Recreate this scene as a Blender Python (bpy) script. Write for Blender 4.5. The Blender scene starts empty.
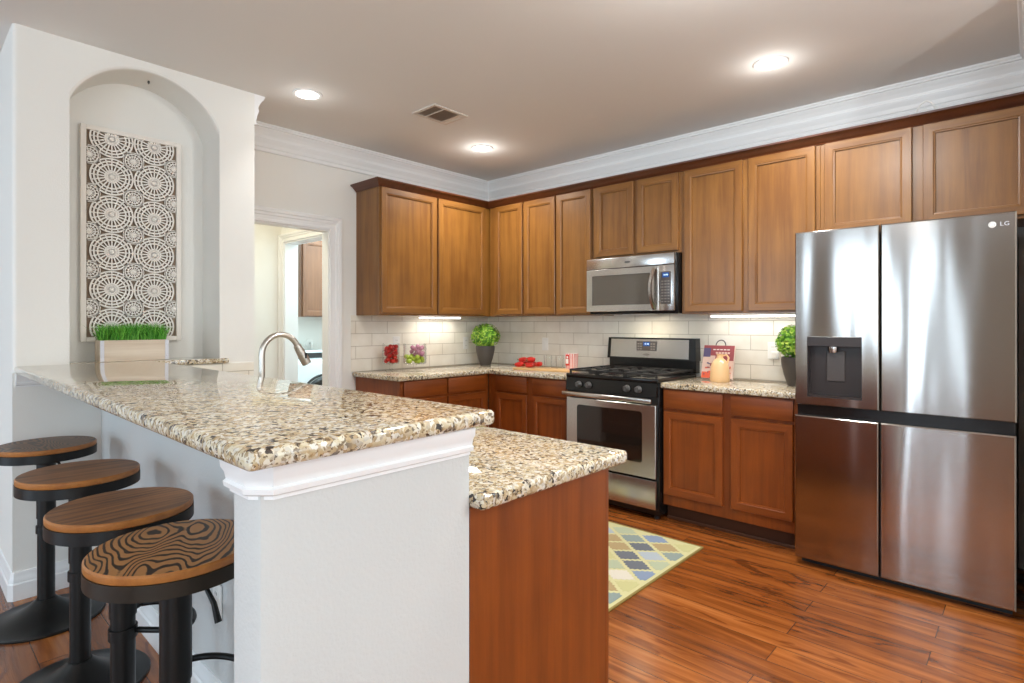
import bpy, bmesh, math, random
from mathutils import Vector, Matrix
random.seed(7)
PI = math.pi
C = bpy.context.scene.collection
SC = bpy.context.scene

# ------------------------------------------------------------------ camera, world, lights, exposure
cam_d = bpy.data.cameras.new('camera')
cam_d.sensor_width = 36.0
cam_d.lens = 569.49 * 36.0 / 1024.0
cam_d.shift_y = -17.4 / 1024.0
cam_d.clip_start = 0.05
cam = bpy.data.objects.new('camera', cam_d)
cam.location = (4.0545, -4.0618, 1.2985)
cam.rotation_euler = (PI / 2, 0, 0.7430)
C.objects.link(cam)
SC.camera = cam

SC.view_settings.view_transform = 'Standard'
SC.view_settings.look = 'None'
SC.view_settings.gamma = 1.0
SC.view_settings.use_curve_mapping = False
SC.view_settings.exposure = 0.13
try:
    SC.cycles.use_denoising = True
    SC.cycles.max_bounces = 10
    SC.cycles.diffuse_bounces = 5
    SC.cycles.glossy_bounces = 5
    SC.cycles.transmission_bounces = 8
    SC.cycles.transparent_max_bounces = 32
    SC.cycles.sample_clamp_indirect = 8.0
    SC.cycles.caustics_reflective = False
    SC.cycles.caustics_refractive = False
except Exception:
    pass

w = bpy.data.worlds.new('world')
SC.world = w
w.use_nodes = True
w.node_tree.nodes['Background'].inputs[0].default_value = (0.75, 0.85, 1.0, 1)
w.node_tree.nodes['Background'].inputs[1].default_value = 0.6


def area(name, loc, target, sx, sy, power, col, shape='RECTANGLE', spread=PI):
    d = bpy.data.lights.new(name, 'AREA')
    d.shape = shape
    d.size = sx
    if shape in ('RECTANGLE', 'ELLIPSE'):
        d.size_y = sy
    d.energy = power
    d.color = col
    d.spread = spread
    o = bpy.data.objects.new(name, d)
    o.location = loc
    o.rotation_euler = (Vector(target) - Vector(loc)).to_track_quat('-Z', 'Y').to_euler()
    C.objects.link(o)
    return o


# daylight through the windows of the open living side (behind and beside the camera)
COOL = (0.64, 0.83, 1.0)
NEUT = (0.87, 0.96, 1.0)
WARM = (1.0, 0.87, 0.70)
BACK_WINDOWS = [(0.0, 1.2), (2.04, 0.26), (2.70, 0.22), (3.15, 0.06), (6.2, 1.5)]   # x centre, width
for i, (wx, ww) in enumerate(BACK_WINDOWS):
    area('window_daylight', (wx, -8.36, 1.30), (wx, 0, 1.30), ww, 2.4, (72 if ww < 1 else 58) * ww, COOL)
SIDE_WINDOWS = [(-6.4, 1.5), (-4.0, 1.5), (-1.6, 1.3)]
for wy, ww in SIDE_WINDOWS:
    area('window_daylight', (8.36, wy, 1.6), (0, wy, 1.5), ww, 1.9, 16 * ww, NEUT)
# ceiling downlights, with unseen ones added as fill
DOWNLIGHTS = [(0.757, -2.333), (2.998, -0.839), (0.779, -0.853)]
FILL_DOWNLIGHTS = [(3.30, -2.20), (5.4, -2.333), (5.4, -5.0), (2.998, -5.6)]  # out of view, put in to even out the kitchen light
for k, (x, y) in enumerate(DOWNLIGHTS + FILL_DOWNLIGHTS):
    d = bpy.data.lights.new('downlight_fill', 'POINT')          # added fill point below each lens, brightens ceiling and kitchen
    d.energy = (0.4, 1.2, 1.5, 31, 3, 2, 2)[k]
    d.color = (1.0, 0.985, 0.95)
    d.shadow_soft_size = 0.05
    o = bpy.data.objects.new('downlight_fill', d)
    o.location = (x, y, 2.615)
    C.objects.link(o)
    area('downlight_beam', (x, y, 2.690), (x, y, 0), 0.12, 0.12, (2, 15, 17, 16, 6, 6, 6)[k], (1.0, 0.985, 0.95), 'DISK', 1.7 if k == 0 else 2.5)
# unseen globe lamps added to brighten the ceiling and kitchen
FILL_GLOBES = [(5.25, -4.30), (0.2, -6.6), (5.1, -1.9), (6.6, -6.6)]
for (x, y), pw_ in zip(FILL_GLOBES, (8, 22, 62, 60)):
    d = bpy.data.lights.new('fill_globe_bulb', 'POINT')
    d.energy = pw_
    d.color = (0.85, 0.97, 1.0)
    d.shadow_soft_size = 0.05
    o = bpy.data.objects.new('fill_globe_bulb', d)
    o.location = (x, y, 2.02)
    C.objects.link(o)
# under-cabinet lights and the two back rooms
area('under_cabinet_beam', (0.12, -0.7265, 1.338), (0.12, -0.7265, 0), 0.04, 0.46, 0.9, (1.0, 0.95, 0.85))
area('under_cabinet_beam', (2.66, -0.12, 1.338), (2.66, -0.12, 0), 0.60, 0.04, 0.8, (1.0, 0.95, 0.85))
area('hood_beam', (1.85, -0.24, 1.362), (1.85, -0.20, 0), 0.10, 0.05, 1.5, (1.0, 0.88, 0.66))
area('hall_light', (-0.45, -2.55, 2.60), (-0.45, -2.55, 0), 0.3, 0.3, 11, (1.0, 0.94, 0.72))
area('laundry_light', (-0.75, -0.75, 2.60), (-0.85, -0.8, 0), 0.5, 0.5, 48, (0.66, 0.90, 1.0))


# ------------------------------------------------------------------ materials
def lin(r, g, b):
    f = lambda c: (c / 255 / 12.92) if c / 255 <= 0.04045 else ((c / 255 + 0.055) / 1.055) ** 2.4
    return (f(r), f(g), f(b), 1.0)


def new_mat(name):
    m = bpy.data.materials.new(name)
    m.use_nodes = True
    nt = m.node_tree
    b = nt.nodes['Principled BSDF']
    return m, nt, b


def N(nt, t, **kw):
    n = nt.nodes.new(t)
    for k, v in kw.items():
        setattr(n, k, v)
    return n


def plain(name, col, rough=0.5, metal=0.0, bump=None, spec=0.5, emit=None, trans=0.0, ior=1.45, coat=0.0):
    m, nt, b = new_mat(name)
    b.inputs['Base Color'].default_value = col
    b.inputs['Roughness'].default_value = rough
    b.inputs['Metallic'].default_value = metal
    b.inputs['Specular IOR Level'].default_value = spec
    b.inputs['IOR'].default_value = ior
    b.inputs['Transmission Weight'].default_value = trans
    b.inputs['Coat Weight'].default_value = coat
    if emit:
        b.inputs['Emission Color'].default_value = emit[0]
        b.inputs['Emission Strength'].default_value = emit[1]
    # a little procedural unevenness in the gloss
    tc = N(nt, 'ShaderNodeTexCoord')
    no = N(nt, 'ShaderNodeTexNoise')
    no.inputs['Scale'].default_value = bump[0] if bump else 30
    no.inputs['Detail'].default_value = 3
    nt.links.new(tc.outputs['Object'], no.inputs['Vector'])
    if bump:
        bp = N(nt, 'ShaderNodeBump')
        bp.inputs['Strength'].default_value = bump[1]
        bp.inputs['Distance'].default_value = bump[2]
        nt.links.new(no.outputs['Fac'], bp.inputs['Height'])
        nt.links.new(bp.outputs['Normal'], b.inputs['Normal'])
    else:
        mr = N(nt, 'ShaderNodeMapRange')
        mr.inputs['To Min'].default_value = max(0.0, rough - 0.02)
        mr.inputs['To Max'].default_value = min(1.0, rough + 0.02)
        nt.links.new(no.outputs['Fac'], mr.inputs['Value'])
        nt.links.new(mr.outputs['Result'], b.inputs['Roughness'])
    return m


def ramp(nt, stops, interp='LINEAR'):
    r = N(nt, 'ShaderNodeValToRGB')
    r.color_ramp.interpolation = interp
    el = r.color_ramp.elements
    while len(el) < len(stops):
        el.new(0.5)
    for e, (p, c) in zip(el, stops):
        e.position = p
        e.color = c
    return r


def wood(name, base, dark, axis=2, rough=0.34, scale=1.0, coat=0.15):
    """stained cabinet wood, grain along one object axis"""
    m, nt, b = new_mat(name)
    tc = N(nt, 'ShaderNodeTexCoord')
    oi = N(nt, 'ShaderNodeObjectInfo')
    ad = N(nt, 'ShaderNodeVectorMath', operation='ADD')
    sc = N(nt, 'ShaderNodeVectorMath', operation='SCALE')
    sc.inputs['Scale'].default_value = 7.0
    cb = N(nt, 'ShaderNodeCombineXYZ')
    for k in range(3):
        nt.links.new(oi.outputs['Random'], cb.inputs[k])
    nt.links.new(cb.outputs[0], sc.inputs[0])
    nt.links.new(tc.outputs['Object'], ad.inputs[0])
    nt.links.new(sc.outputs[0], ad.inputs[1])
    mp = N(nt, 'ShaderNodeMapping')
    s = [22 * scale] * 3
    s[axis] = 1.3 * scale
    mp.inputs['Scale'].default_value = s
    nt.links.new(ad.outputs[0], mp.inputs['Vector'])
    n1 = N(nt, 'ShaderNodeTexNoise')
    n1.inputs['Scale'].default_value = 1.0
    n1.inputs['Detail'].default_value = 6
    n1.inputs['Roughness'].default_value = 0.65
    n1.inputs['Distortion'].default_value = 0.3
    nt.links.new(mp.outputs[0], n1.inputs['Vector'])
    n2 = N(nt, 'ShaderNodeTexNoise')
    n2.inputs['Scale'].default_value = 4.5
    n2.inputs['Detail'].default_value = 2
    nt.links.new(ad.outputs[0], n2.inputs['Vector'])
    mix = N(nt, 'ShaderNodeMath', operation='MULTIPLY_ADD')
    mix.inputs[1].default_value = 0.22
    nt.links.new(n2.outputs['Fac'], mix.inputs[0])
    m2 = N(nt, 'ShaderNodeMath', operation='MULTIPLY')
    m2.inputs[1].default_value = 0.78
    nt.links.new(n1.outputs['Fac'], m2.inputs[0])
    nt.links.new(m2.outputs[0], mix.inputs[2])
    r = ramp(nt, [(0.36, dark), (0.62, base)])
    nt.links.new(mix.outputs[0], r.inputs['Fac'])
    nt.links.new(r.outputs['Color'], b.inputs['Base Color'])
    b.inputs['Roughness'].default_value = rough
    b.inputs['Coat Weight'].default_value = coat
    b.inputs['Coat Roughness'].default_value = 0.25
    return m


def granite(name):
    m, nt, b = new_mat(name)
    tc = N(nt, 'ShaderNodeTexCoord')
    wob = N(nt, 'ShaderNodeTexNoise')
    wob.inputs['Scale'].default_value = 55
    wob.inputs['Detail'].default_value = 3
    nt.links.new(tc.outputs['Object'], wob.inputs['Vector'])
    sub = N(nt, 'ShaderNodeVectorMath', operation='SCALE')
    sub.inputs['Scale'].default_value = 0.022
    nt.links.new(wob.outputs['Color'], sub.inputs[0])
    ad = N(nt, 'ShaderNodeVectorMath', operation='ADD')
    nt.links.new(tc.outputs['Object'], ad.inputs[0])
    nt.links.new(sub.outputs[0], ad.inputs[1])
    v = N(nt, 'ShaderNodeTexVoronoi')
    v.inputs['Scale'].default_value = 112
    nt.links.new(ad.outputs[0], v.inputs['Vector'])
    sep = N(nt, 'ShaderNodeSeparateColor')
    nt.links.new(v.outputs['Color'], sep.inputs[0])
    big = N(nt, 'ShaderNodeTexNoise')
    big.inputs['Scale'].default_value = 9
    big.inputs['Detail'].default_value = 4
    nt.links.new(tc.outputs['Object'], big.inputs['Vector'])
    mv = N(nt, 'ShaderNodeMath', operation='MULTIPLY_ADD')
    mv.inputs[1].default_value = 0.9
    nt.links.new(big.outputs['Fac'], mv.inputs[0])
    nt.links.new(sep.outputs[0], mv.inputs[2])
    mv2 = N(nt, 'ShaderNodeMath', operation='MULTIPLY')
    mv2.inputs[1].default_value = 0.60
    nt.links.new(mv.outputs[0], mv2.inputs[0])
    r = ramp(nt, [(0.0, lin(34, 31, 30)), (0.275, lin(52, 46, 42)), (0.315, lin(112, 98, 82)), (0.37, lin(168, 144, 108)),
                  (0.45, lin(196, 180, 148)), (0.57, lin(212, 202, 178)), (0.67, lin(218, 213, 202)), (0.76, lin(178, 168, 152)),
                  (0.84, lin(186, 160, 118)), (0.92, lin(104, 98, 94))])
    nt.links.new(mv2.outputs[0], r.inputs['Fac'])
    v2 = N(nt, 'ShaderNodeTexVoronoi')
    v2.inputs['Scale'].default_value = 230
    nt.links.new(ad.outputs[0], v2.inputs['Vector'])
    s2 = N(nt, 'ShaderNodeSeparateColor')
    nt.links.new(v2.outputs['Color'], s2.inputs[0])
    r2 = ramp(nt, [(0.0, (0.16, 0.12, 0.09, 1)), (0.10, (0.45, 0.36, 0.27, 1)), (0.16, (1, 1, 1, 1)), (1.0, (1, 1, 1, 1))])
    nt.links.new(s2.outputs[1], r2.inputs['Fac'])
    mx = N(nt, 'ShaderNodeMix', data_type='RGBA', blend_type='MULTIPLY')
    mx.inputs['Factor'].default_value = 0.9
    nt.links.new(r.outputs['Color'], mx.inputs['A'])
    nt.links.new(r2.outputs['Color'], mx.inputs['B'])
    nt.links.new(mx.outputs['Result'], b.inputs['Base Color'])
    b.inputs['Roughness'].default_value = 0.018
    b.inputs['IOR'].default_value = 1.72
    return m


def tile_mat(name, use_y):
    m, nt, b = new_mat(name)
    tc = N(nt, 'ShaderNodeTexCoord')
    sp = N(nt, 'ShaderNodeSeparateXYZ')
    nt.links.new(tc.outputs['Object'], sp.inputs[0])
    cb = N(nt, 'ShaderNodeCombineXYZ')
    nt.links.new(sp.outputs[1 if use_y else 0], cb.inputs[0])
    sb = N(nt, 'ShaderNodeMath', operation='SUBTRACT')
    sb.inputs[1].default_value = 0.914
    nt.links.new(sp.outputs[2], sb.inputs[0])
    nt.links.new(sb.outputs[0], cb.inputs[1])
    br = N(nt, 'ShaderNodeTexBrick')
    br.offset = 0.5
    br.inputs['Scale'].default_value = 1.0
    br.inputs['Brick Width'].default_value = 0.305
    br.inputs['Row Height'].default_value = 0.1022
    br.inputs['Mortar Size'].default_value = 0.0022
    br.inputs['Mortar Smooth'].default_value = 0.2
    br.inputs['Bias'].default_value = 0.0
    br.inputs['Color1'].default_value = lin(245, 241, 231)
    br.inputs['Color2'].default_value = lin(239, 233, 221)
    br.inputs['Mortar'].default_value = lin(188, 178, 162)
    nt.links.new(cb.outputs[0], br.inputs['Vector'])
    no = N(nt, 'ShaderNodeTexNoise')
    no.inputs['Scale'].default_value = 7
    no.inputs['Detail'].default_value = 5
    nt.links.new(tc.outputs['Object'], no.inputs['Vector'])
    r = ramp(nt, [(0.3, (0.90, 0.88, 0.85, 1)), (0.7, (1, 1, 1, 1))])
    nt.links.new(no.outputs['Fac'], r.inputs['Fac'])
    mx = N(nt, 'ShaderNodeMix', data_type='RGBA', blend_type='MULTIPLY')
    mx.inputs['Factor'].default_value = 1.0
    nt.links.new(br.outputs['Color'], mx.inputs['A'])
    nt.links.new(r.outputs['Color'], mx.inputs['B'])
    nt.links.new(mx.outputs['Result'], b.inputs['Base Color'])
    bp = N(nt, 'ShaderNodeBump', invert=True)
    bp.inputs['Strength'].default_value = 0.5
    bp.inputs['Distance'].default_value = 0.003
    nt.links.new(br.outputs['Fac'], bp.inputs['Height'])
    nt.links.new(bp.outputs['Normal'], b.inputs['Normal'])
    b.inputs['Roughness'].default_value = 0.28
    return m


def floor_mat():
    m, nt, b = new_mat('hickory_plank_floor')
    tc = N(nt, 'ShaderNodeTexCoord')
    br = N(nt, 'ShaderNodeTexBrick')
    br.offset = 0.37
    br.offset_frequency = 2
    br.inputs['Scale'].default_value = 1.0
    br.inputs['Brick Width'].default_value = 1.25
    br.inputs['Row Height'].default_value = 0.127
    br.inputs['Mortar Size'].default_value = 0.0016
    br.inputs['Mortar Smooth'].default_value = 0.1
    br.inputs['Bias'].default_value = 0.0
    br.inputs['Color1'].default_value = (0, 0, 0, 1)
    br.inputs['Color2'].default_value = (1, 1, 1, 1)
    br.inputs['Mortar'].default_value = (0.5, 0.5, 0.5, 1)
    nt.links.new(tc.outputs['Object'], br.inputs['Vector'])
    # shift the grain from plank to plank
    sc = N(nt, 'ShaderNodeVectorMath', operation='SCALE')
    sc.inputs['Scale'].default_value = 9.0
    nt.links.new(br.outputs['Color'], sc.inputs[0])
    ad = N(nt, 'ShaderNodeVectorMath', operation='ADD')
    nt.links.new(tc.outputs['Object'], ad.inputs[0])
    nt.links.new(sc.outputs[0], ad.inputs[1])
    mp = N(nt, 'ShaderNodeMapping')
    mp.inputs['Scale'].default_value = (1.6, 17, 1)
    nt.links.new(ad.outputs[0], mp.inputs['Vector'])
    g = N(nt, 'ShaderNodeTexNoise')
    g.inputs['Scale'].default_value = 1.0
    g.inputs['Detail'].default_value = 7
    g.inputs['Roughness'].default_value = 0.62
    g.inputs['Distortion'].default_value = 0.9
    nt.links.new(mp.outputs[0], g.inputs['Vector'])
    mp2 = N(nt, 'ShaderNodeMapping')
    mp2.inputs['Scale'].default_value = (2.2, 7.5, 1)
    nt.links.new(ad.outputs[0], mp2.inputs['Vector'])
    k = N(nt, 'ShaderNodeTexNoise')
    k.inputs['Scale'].default_value = 1.3
    k.inputs['Detail'].default_value = 5
    k.inputs['Distortion'].default_value = 1.6
    nt.links.new(mp2.outputs[0], k.inputs['Vector'])
    sepb = N(nt, 'ShaderNodeSeparateColor')
    nt.links.new(br.outputs['Color'], sepb.inputs[0])
    a1 = N(nt, 'ShaderNodeMath', operation='MULTIPLY_ADD')
    a1.inputs[1].default_value = 0.16
    nt.links.new(sepb.outputs[0], a1.inputs[0])
    a2 = N(nt, 'ShaderNodeMath', operation='MULTIPLY')
    a2.inputs[1].default_value = 0.82
    nt.links.new(g.outputs['Fac'], a2.inputs[0])
    nt.links.new(a2.outputs[0], a1.inputs[2])
    r = ramp(nt, [(0.24, lin(80, 40, 15)), (0.42, lin(122, 65, 25)), (0.55, lin(150, 85, 37)), (0.70, lin(176, 112, 58))])
    nt.links.new(a1.outputs[0], r.inputs['Fac'])
    rk = ramp(nt, [(0.0, (1, 1, 1, 1)), (0.585, (1, 1, 1, 1)), (0.66, (0.50, 0.40, 0.34, 1)), (1.0, (0.35, 0.27, 0.22, 1))])
    nt.links.new(k.outputs['Fac'], rk.inputs['Fac'])
    mx = N(nt, 'ShaderNodeMix', data_type='RGBA', blend_type='MULTIPLY')
    mx.inputs['Factor'].default_value = 0.8
    nt.links.new(r.outputs['Color'], mx.inputs['A'])
    nt.links.new(rk.outputs['Color'], mx.inputs['B'])
    seam = N(nt, 'ShaderNodeMix', data_type='RGBA', blend_type='MIX')
    nt.links.new(br.outputs['Fac'], seam.inputs['Factor'])
    nt.links.new(mx.outputs['Result'], seam.inputs['A'])
    seam.inputs['B'].default_value = lin(60, 30, 15)
    nt.links.new(seam.outputs['Result'], b.inputs['Base Color'])
    # hand-scraped relief
    h = N(nt, 'ShaderNodeMath', operation='MULTIPLY_ADD')
    h.inputs[1].default_value = -2.5
    nt.links.new(br.outputs['Fac'], h.inputs[0])
    h2 = N(nt, 'ShaderNodeMath', operation='ADD')
    nt.links.new(g.outputs['Fac'], h2.inputs[0])
    nt.links.new(k.outputs['Fac'], h2.inputs[1])
    nt.links.new(h2.outputs[0], h.inputs[2])
    bp = N(nt, 'ShaderNodeBump')
    bp.inputs['Strength'].default_value = 0.45
    bp.inputs['Distance'].default_value = 0.004
    nt.links.new(h.outputs[0], bp.inputs['Height'])
    nt.links.new(bp.outputs['Normal'], b.inputs['Normal'])
    b.inputs['Roughness'].default_value = 0.23
    b.inputs['Coat Weight'].default_value = 0.2
    b.inputs['Coat Roughness'].default_value = 0.2
    return m


def steel(name, col=(0.60, 0.58, 0.56, 1), rough=0.20, wave=0.0, aniso=0.0):
    m, nt, b = new_mat(name)
    b.inputs['Base Color'].default_value = col
    b.inputs['Metallic'].default_value = 1.0
    b.inputs['Roughness'].default_value = rough
    tc = N(nt, 'ShaderNodeTexCoord')
    if aniso:                                        # horizontal brushing: highlights smear upright
        b.inputs['Anisotropic'].default_value = aniso
        cb = N(nt, 'ShaderNodeCombineXYZ')
        cb.inputs[2].default_value = 1.0
        nt.links.new(cb.outputs[0], b.inputs['Tangent'])
    mp = N(nt, 'ShaderNodeMapping')
    mp.inputs['Scale'].default_value = (3, 3, 700)
    nt.links.new(tc.outputs['Object'], mp.inputs['Vector'])
    no = N(nt, 'ShaderNodeTexNoise')
    no.inputs['Scale'].default_value = 1.0
    no.inputs['Detail'].default_value = 2
    nt.links.new(mp.outputs[0], no.inputs['Vector'])
    mr = N(nt, 'ShaderNodeMapRange')
    mr.inputs['To Min'].default_value = rough * 0.92
    mr.inputs['To Max'].default_value = rough * 1.08
    nt.links.new(no.outputs['Fac'], mr.inputs['Value'])
    nt.links.new(mr.outputs['Result'], b.inputs['Roughness'])
    if wave:                                         # gently dented sheet
        mp2 = N(nt, 'ShaderNodeMapping')
        mp2.inputs['Scale'].default_value = (4.6, 4.6, 0.45)
        nt.links.new(tc.outputs['Object'], mp2.inputs['Vector'])
        n2 = N(nt, 'ShaderNodeTexNoise')
        n2.inputs['Scale'].default_value = 1.0
        n2.inputs['Detail'].default_value = 1.0
        nt.links.new(mp2.outputs[0], n2.inputs['Vector'])
        b2 = N(nt, 'ShaderNodeBump')
        b2.inputs['Strength'].default_value = 1.0
        b2.inputs['Distance'].default_value = wave
        nt.links.new(n2.outputs['Fac'], b2.inputs['Height'])
        nt.links.new(b2.outputs['Normal'], b.inputs['Normal'])
    return m


def contour_wood(name, light, dark, freq, stretch, seed, thresh=0.35):
    """seat wood whose growth rings show as dark contour lines"""
    m, nt, b = new_mat(name)
    tc = N(nt, 'ShaderNodeTexCoord')
    mp = N(nt, 'ShaderNodeMapping')
    mp.inputs['Scale'].default_value = stretch
    mp.inputs['Location'].default_value = (seed, seed * 0.7, 0)
    nt.links.new(tc.outputs['Object'], mp.inputs['Vector'])
    no = N(nt, 'ShaderNodeTexNoise')
    no.inputs['Scale'].default_value = 1.0
    no.inputs['Detail'].default_value = 1.6
    no.inputs['Roughness'].default_value = 0.35
    nt.links.new(mp.outputs[0], no.inputs['Vector'])
    mu = N(nt, 'ShaderNodeMath', operation='MULTIPLY')
    mu.inputs[1].default_value = freq
    nt.links.new(no.outputs['Fac'], mu.inputs[0])
    fr = N(nt, 'ShaderNodeMath', operation='FRACT')
    nt.links.new(mu.outputs[0], fr.inputs[0])
    fine = N(nt, 'ShaderNodeTexNoise')
    fine.inputs['Scale'].default_value = 60
    fine.inputs['Detail'].default_value = 3
    nt.links.new(tc.outputs['Object'], fine.inputs['Vector'])
    ad = N(nt, 'ShaderNodeMath', operation='MULTIPLY_ADD')
    ad.inputs[1].default_value = 0.25
    nt.links.new(fine.outputs['Fac'], ad.inputs[0])
    nt.links.new(fr.outputs[0], ad.inputs[2])
    r = ramp(nt, [(0.0, dark), (thresh, dark), (thresh + 0.09, light), (0.9, light), (1.0, dark)])
    nt.links.new(ad.outputs[0], r.inputs['Fac'])
    nt.links.new(r.outputs['Color'], b.inputs['Base Color'])
    b.inputs['Roughness'].default_value = 0.42
    return m


M = {}
M['wall'] = plain('cream_wall_paint', lin(233, 231, 226), 0.75, bump=(160, 0.25, 0.0025))
M['back_dim'] = plain('dimmed_back_wall_paint', lin(168, 156, 142), 0.8, bump=(160, 0.25, 0.0025))  # unseen back wall toned down so the fridge reflects darker
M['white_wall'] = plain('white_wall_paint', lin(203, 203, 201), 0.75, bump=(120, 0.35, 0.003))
M['ceiling'] = plain('tan_ceiling_paint', lin(231, 230, 227), 0.85, bump=(140, 0.2, 0.002))
M['trim'] = plain('white_trim_paint', lin(236, 236, 236), 0.35)
M['floor'] = floor_mat()
M['tile_x'] = tile_mat('beige_tile_range_wall', False)
M['tile_y'] = tile_mat('beige_tile_side_wall', True)
M['granite'] = granite('speckled_granite')
UB, UD = lin(136, 91, 39), lin(110, 68, 26)
BB, BD = lin(134, 66, 17), lin(108, 49, 10)
M['up_v'] = wood('honey_wood_upright', UB, UD, 2)
M['up_h'] = wood('honey_wood_level', UB, UD, 0)
M['base_v'] = wood('cherry_wood_upright', BB, BD, 2, 0.4, 1.0, 0.0)
M['base_h'] = wood('cherry_wood_level', BB, BD, 0, 0.4, 1.0, 0.0)
M['crown_wood'] = wood('dark_crown_wood', lin(96, 50, 24), lin(72, 35, 15), 0)
M['toe'] = plain('dark_toe_kick', lin(70, 40, 24), 0.5)
M['laundry_wood'] = wood('brown_laundry_wood', lin(134, 92, 66), lin(112, 74, 52), 2)
M['steel'] = steel('brushed_steel', rough=0.24, aniso=0.6)
M['fridge_steel'] = steel('wavy_fridge_steel', (0.44, 0.405, 0.375, 1), 0.135, 0.0075, 0.82)
M['nickel'] = steel('brushed_nickel', (0.56, 0.52, 0.47, 1), 0.28)
M['black'] = plain('black_enamel', lin(20, 18, 17), 0.22)
M['black_matte'] = plain('black_iron', lin(30, 28, 27), 0.55)
M['stool_metal'] = plain('black_stool_metal', lin(24, 23, 22), 0.38, 0.3)
M['rim_metal'] = plain('aged_bronze_rim', lin(46, 38, 30), 0.42, 0.4)
M['case'] = plain('dark_grey_case', lin(46, 44, 43), 0.5)
M['glass_dark'] = plain('dark_oven_glass', lin(34, 26, 22), 0.05, spec=0.8)
M['glass_mw'] = plain('grey_microwave_glass', lin(86, 80, 72), 0.08, spec=0.8)
M['dispenser'] = plain('dark_dispenser_plastic', lin(48, 40, 38), 0.35)
M['keypad'] = plain('grey_keypad', lin(74, 68, 66), 0.3)
M['key'] = plain('pale_key', lin(128, 122, 116), 0.5)
M['display'] = plain('blue_display', lin(16, 34, 70), 0.2, emit=(lin(60, 110, 190), 0.5))
M['digits'] = plain('pale_digits', lin(190, 220, 255), 0.3, emit=(lin(190, 220, 255), 1.2))
M['knob'] = plain('grey_knob', lin(96, 94, 92), 0.35, 0.5)
def thin_glass():
    m, nt, b = new_mat('clear_glass')
    out = nt.nodes['Material Output']
    tr = N(nt, 'ShaderNodeBsdfTransparent')
    tr.inputs[0].default_value = (0.995, 1.0, 0.998, 1)
    gl = N(nt, 'ShaderNodeBsdfGlossy')
    gl.inputs['Roughness'].default_value = 0.03
    ly = N(nt, 'ShaderNodeLayerWeight')
    ly.inputs['Blend'].default_value = 0.25
    lw = N(nt, 'ShaderNodeMath', operation='MULTIPLY')
    lw.inputs[1].default_value = 0.35
    nt.links.new(ly.outputs['Fresnel'], lw.inputs[0])
    mx = N(nt, 'ShaderNodeMixShader')
    nt.links.new(lw.outputs[0], mx.inputs[0])
    nt.links.new(tr.outputs[0], mx.inputs[1])
    nt.links.new(gl.outputs[0], mx.inputs[2])
    nt.links.new(mx.outputs[0], out.inputs['Surface'])
    return m


M['glass'] = thin_glass()
M['plastic_white'] = plain('white_plastic', lin(240, 238, 234), 0.35)
M['slot'] = plain('dark_slot', lin(60, 56, 52), 0.6)
M['lamp'] = plain('lamp_diffuser', (1, 1, 1, 1), 0.4, emit=((1, 0.97, 0.90, 1), 14))
def globe_glass():
    m, nt, b = new_mat('opal_globe')
    out = nt.nodes['Material Output']
    tr = N(nt, 'ShaderNodeBsdfTransparent')
    tl = N(nt, 'ShaderNodeBsdfTranslucent')
    mx = N(nt, 'ShaderNodeMixShader')
    mx.inputs[0].default_value = 0.35
    nt.links.new(tr.outputs[0], mx.inputs[1])
    nt.links.new(tl.outputs[0], mx.inputs[2])
    nt.links.new(mx.outputs[0], out.inputs['Surface'])
    return m


M['globe'] = globe_glass()
M['led'] = plain('led_diffuser', (1, 1, 1, 1), 0.4, emit=((1, 0.98, 0.93, 1), 4))
M['vent_dark'] = plain('vent_shadow', lin(178, 162, 145), 0.7)
M['vent'] = plain('vent_white', lin(214, 206, 196), 0.5)
M['pot'] = plain('charcoal_pot', lin(72, 66, 62), 0.45, bump=(40, 0.1, 0.002))
M['leaf'] = plain('bright_green_leaf', lin(134, 184, 52), 0.5)
M['leaf2'] = plain('deep_green_leaf', lin(72, 128, 36), 0.5)
M['leaf3'] = plain('yellow_green_leaf', lin(186, 212, 90), 0.5)
M['grass'] = plain('grass_green', lin(124, 196, 76), 0.5)
M['grass2'] = plain('grass_dark_green', lin(74, 150, 48), 0.5)
M['pale_wood'] = wood('whitewashed_wood', lin(226, 212, 194), lin(198, 178, 156), 1, 0.6, 0.8, 0.0)
M['zinc'] = plain('pale_zinc_strap', lin(208, 208, 216), 0.45, 0.3)
M['wash'] = plain('whitewashed_carving', lin(236, 230, 222), 0.7, bump=(70, 0.4, 0.003))
M['carve_shade'] = plain('brown_carving_shade', lin(150, 130, 110), 0.8)  # brown stands for the shade in the gaps of the carving
M['red'] = plain('apple_red', lin(190, 38, 28), 0.3)
M['red2'] = plain('deep_red', lin(150, 22, 24), 0.3)
M['pepper'] = plain('pepper_red', lin(184, 38, 30), 0.3)
M['stem'] = plain('green_stem', lin(96, 110, 50), 0.6)
M['lime'] = plain('lime_green', lin(168, 186, 60), 0.4)
M['purple'] = plain('pink_purple_skin', lin(190, 130, 150), 0.4)
M['board'] = wood('pale_board_wood', lin(222, 184, 130), lin(200, 156, 100), 0, 0.45, 1.0, 0.0)
M['paper'] = plain('white_paper', lin(240, 236, 228), 0.6)
M['book_red'] = plain('cover_dark_red', lin(156, 76, 80), 0.4)
M['book_blue'] = plain('cover_slate_blue', lin(92, 84, 120), 0.35)
M['book_pink'] = plain('cover_pale_pink', lin(226, 196, 182), 0.35)
M['book_orange'] = plain('cover_orange', lin(214, 96, 66), 0.35)
M['jug'] = plain('peach_glaze', lin(232, 190, 140), 0.35)
M['wire'] = plain('dark_wire', lin(70, 62, 70), 0.4, 0.7)
M['stripe_red'] = plain('carton_red', lin(208, 60, 48), 0.5)
M['washer'] = plain('washer_white', lin(232, 238, 240), 0.3)
M['rug_base'] = plain('rug_pale_yellow', lin(198, 193, 146), 0.95, bump=(420, 0.6, 0.003))
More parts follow.
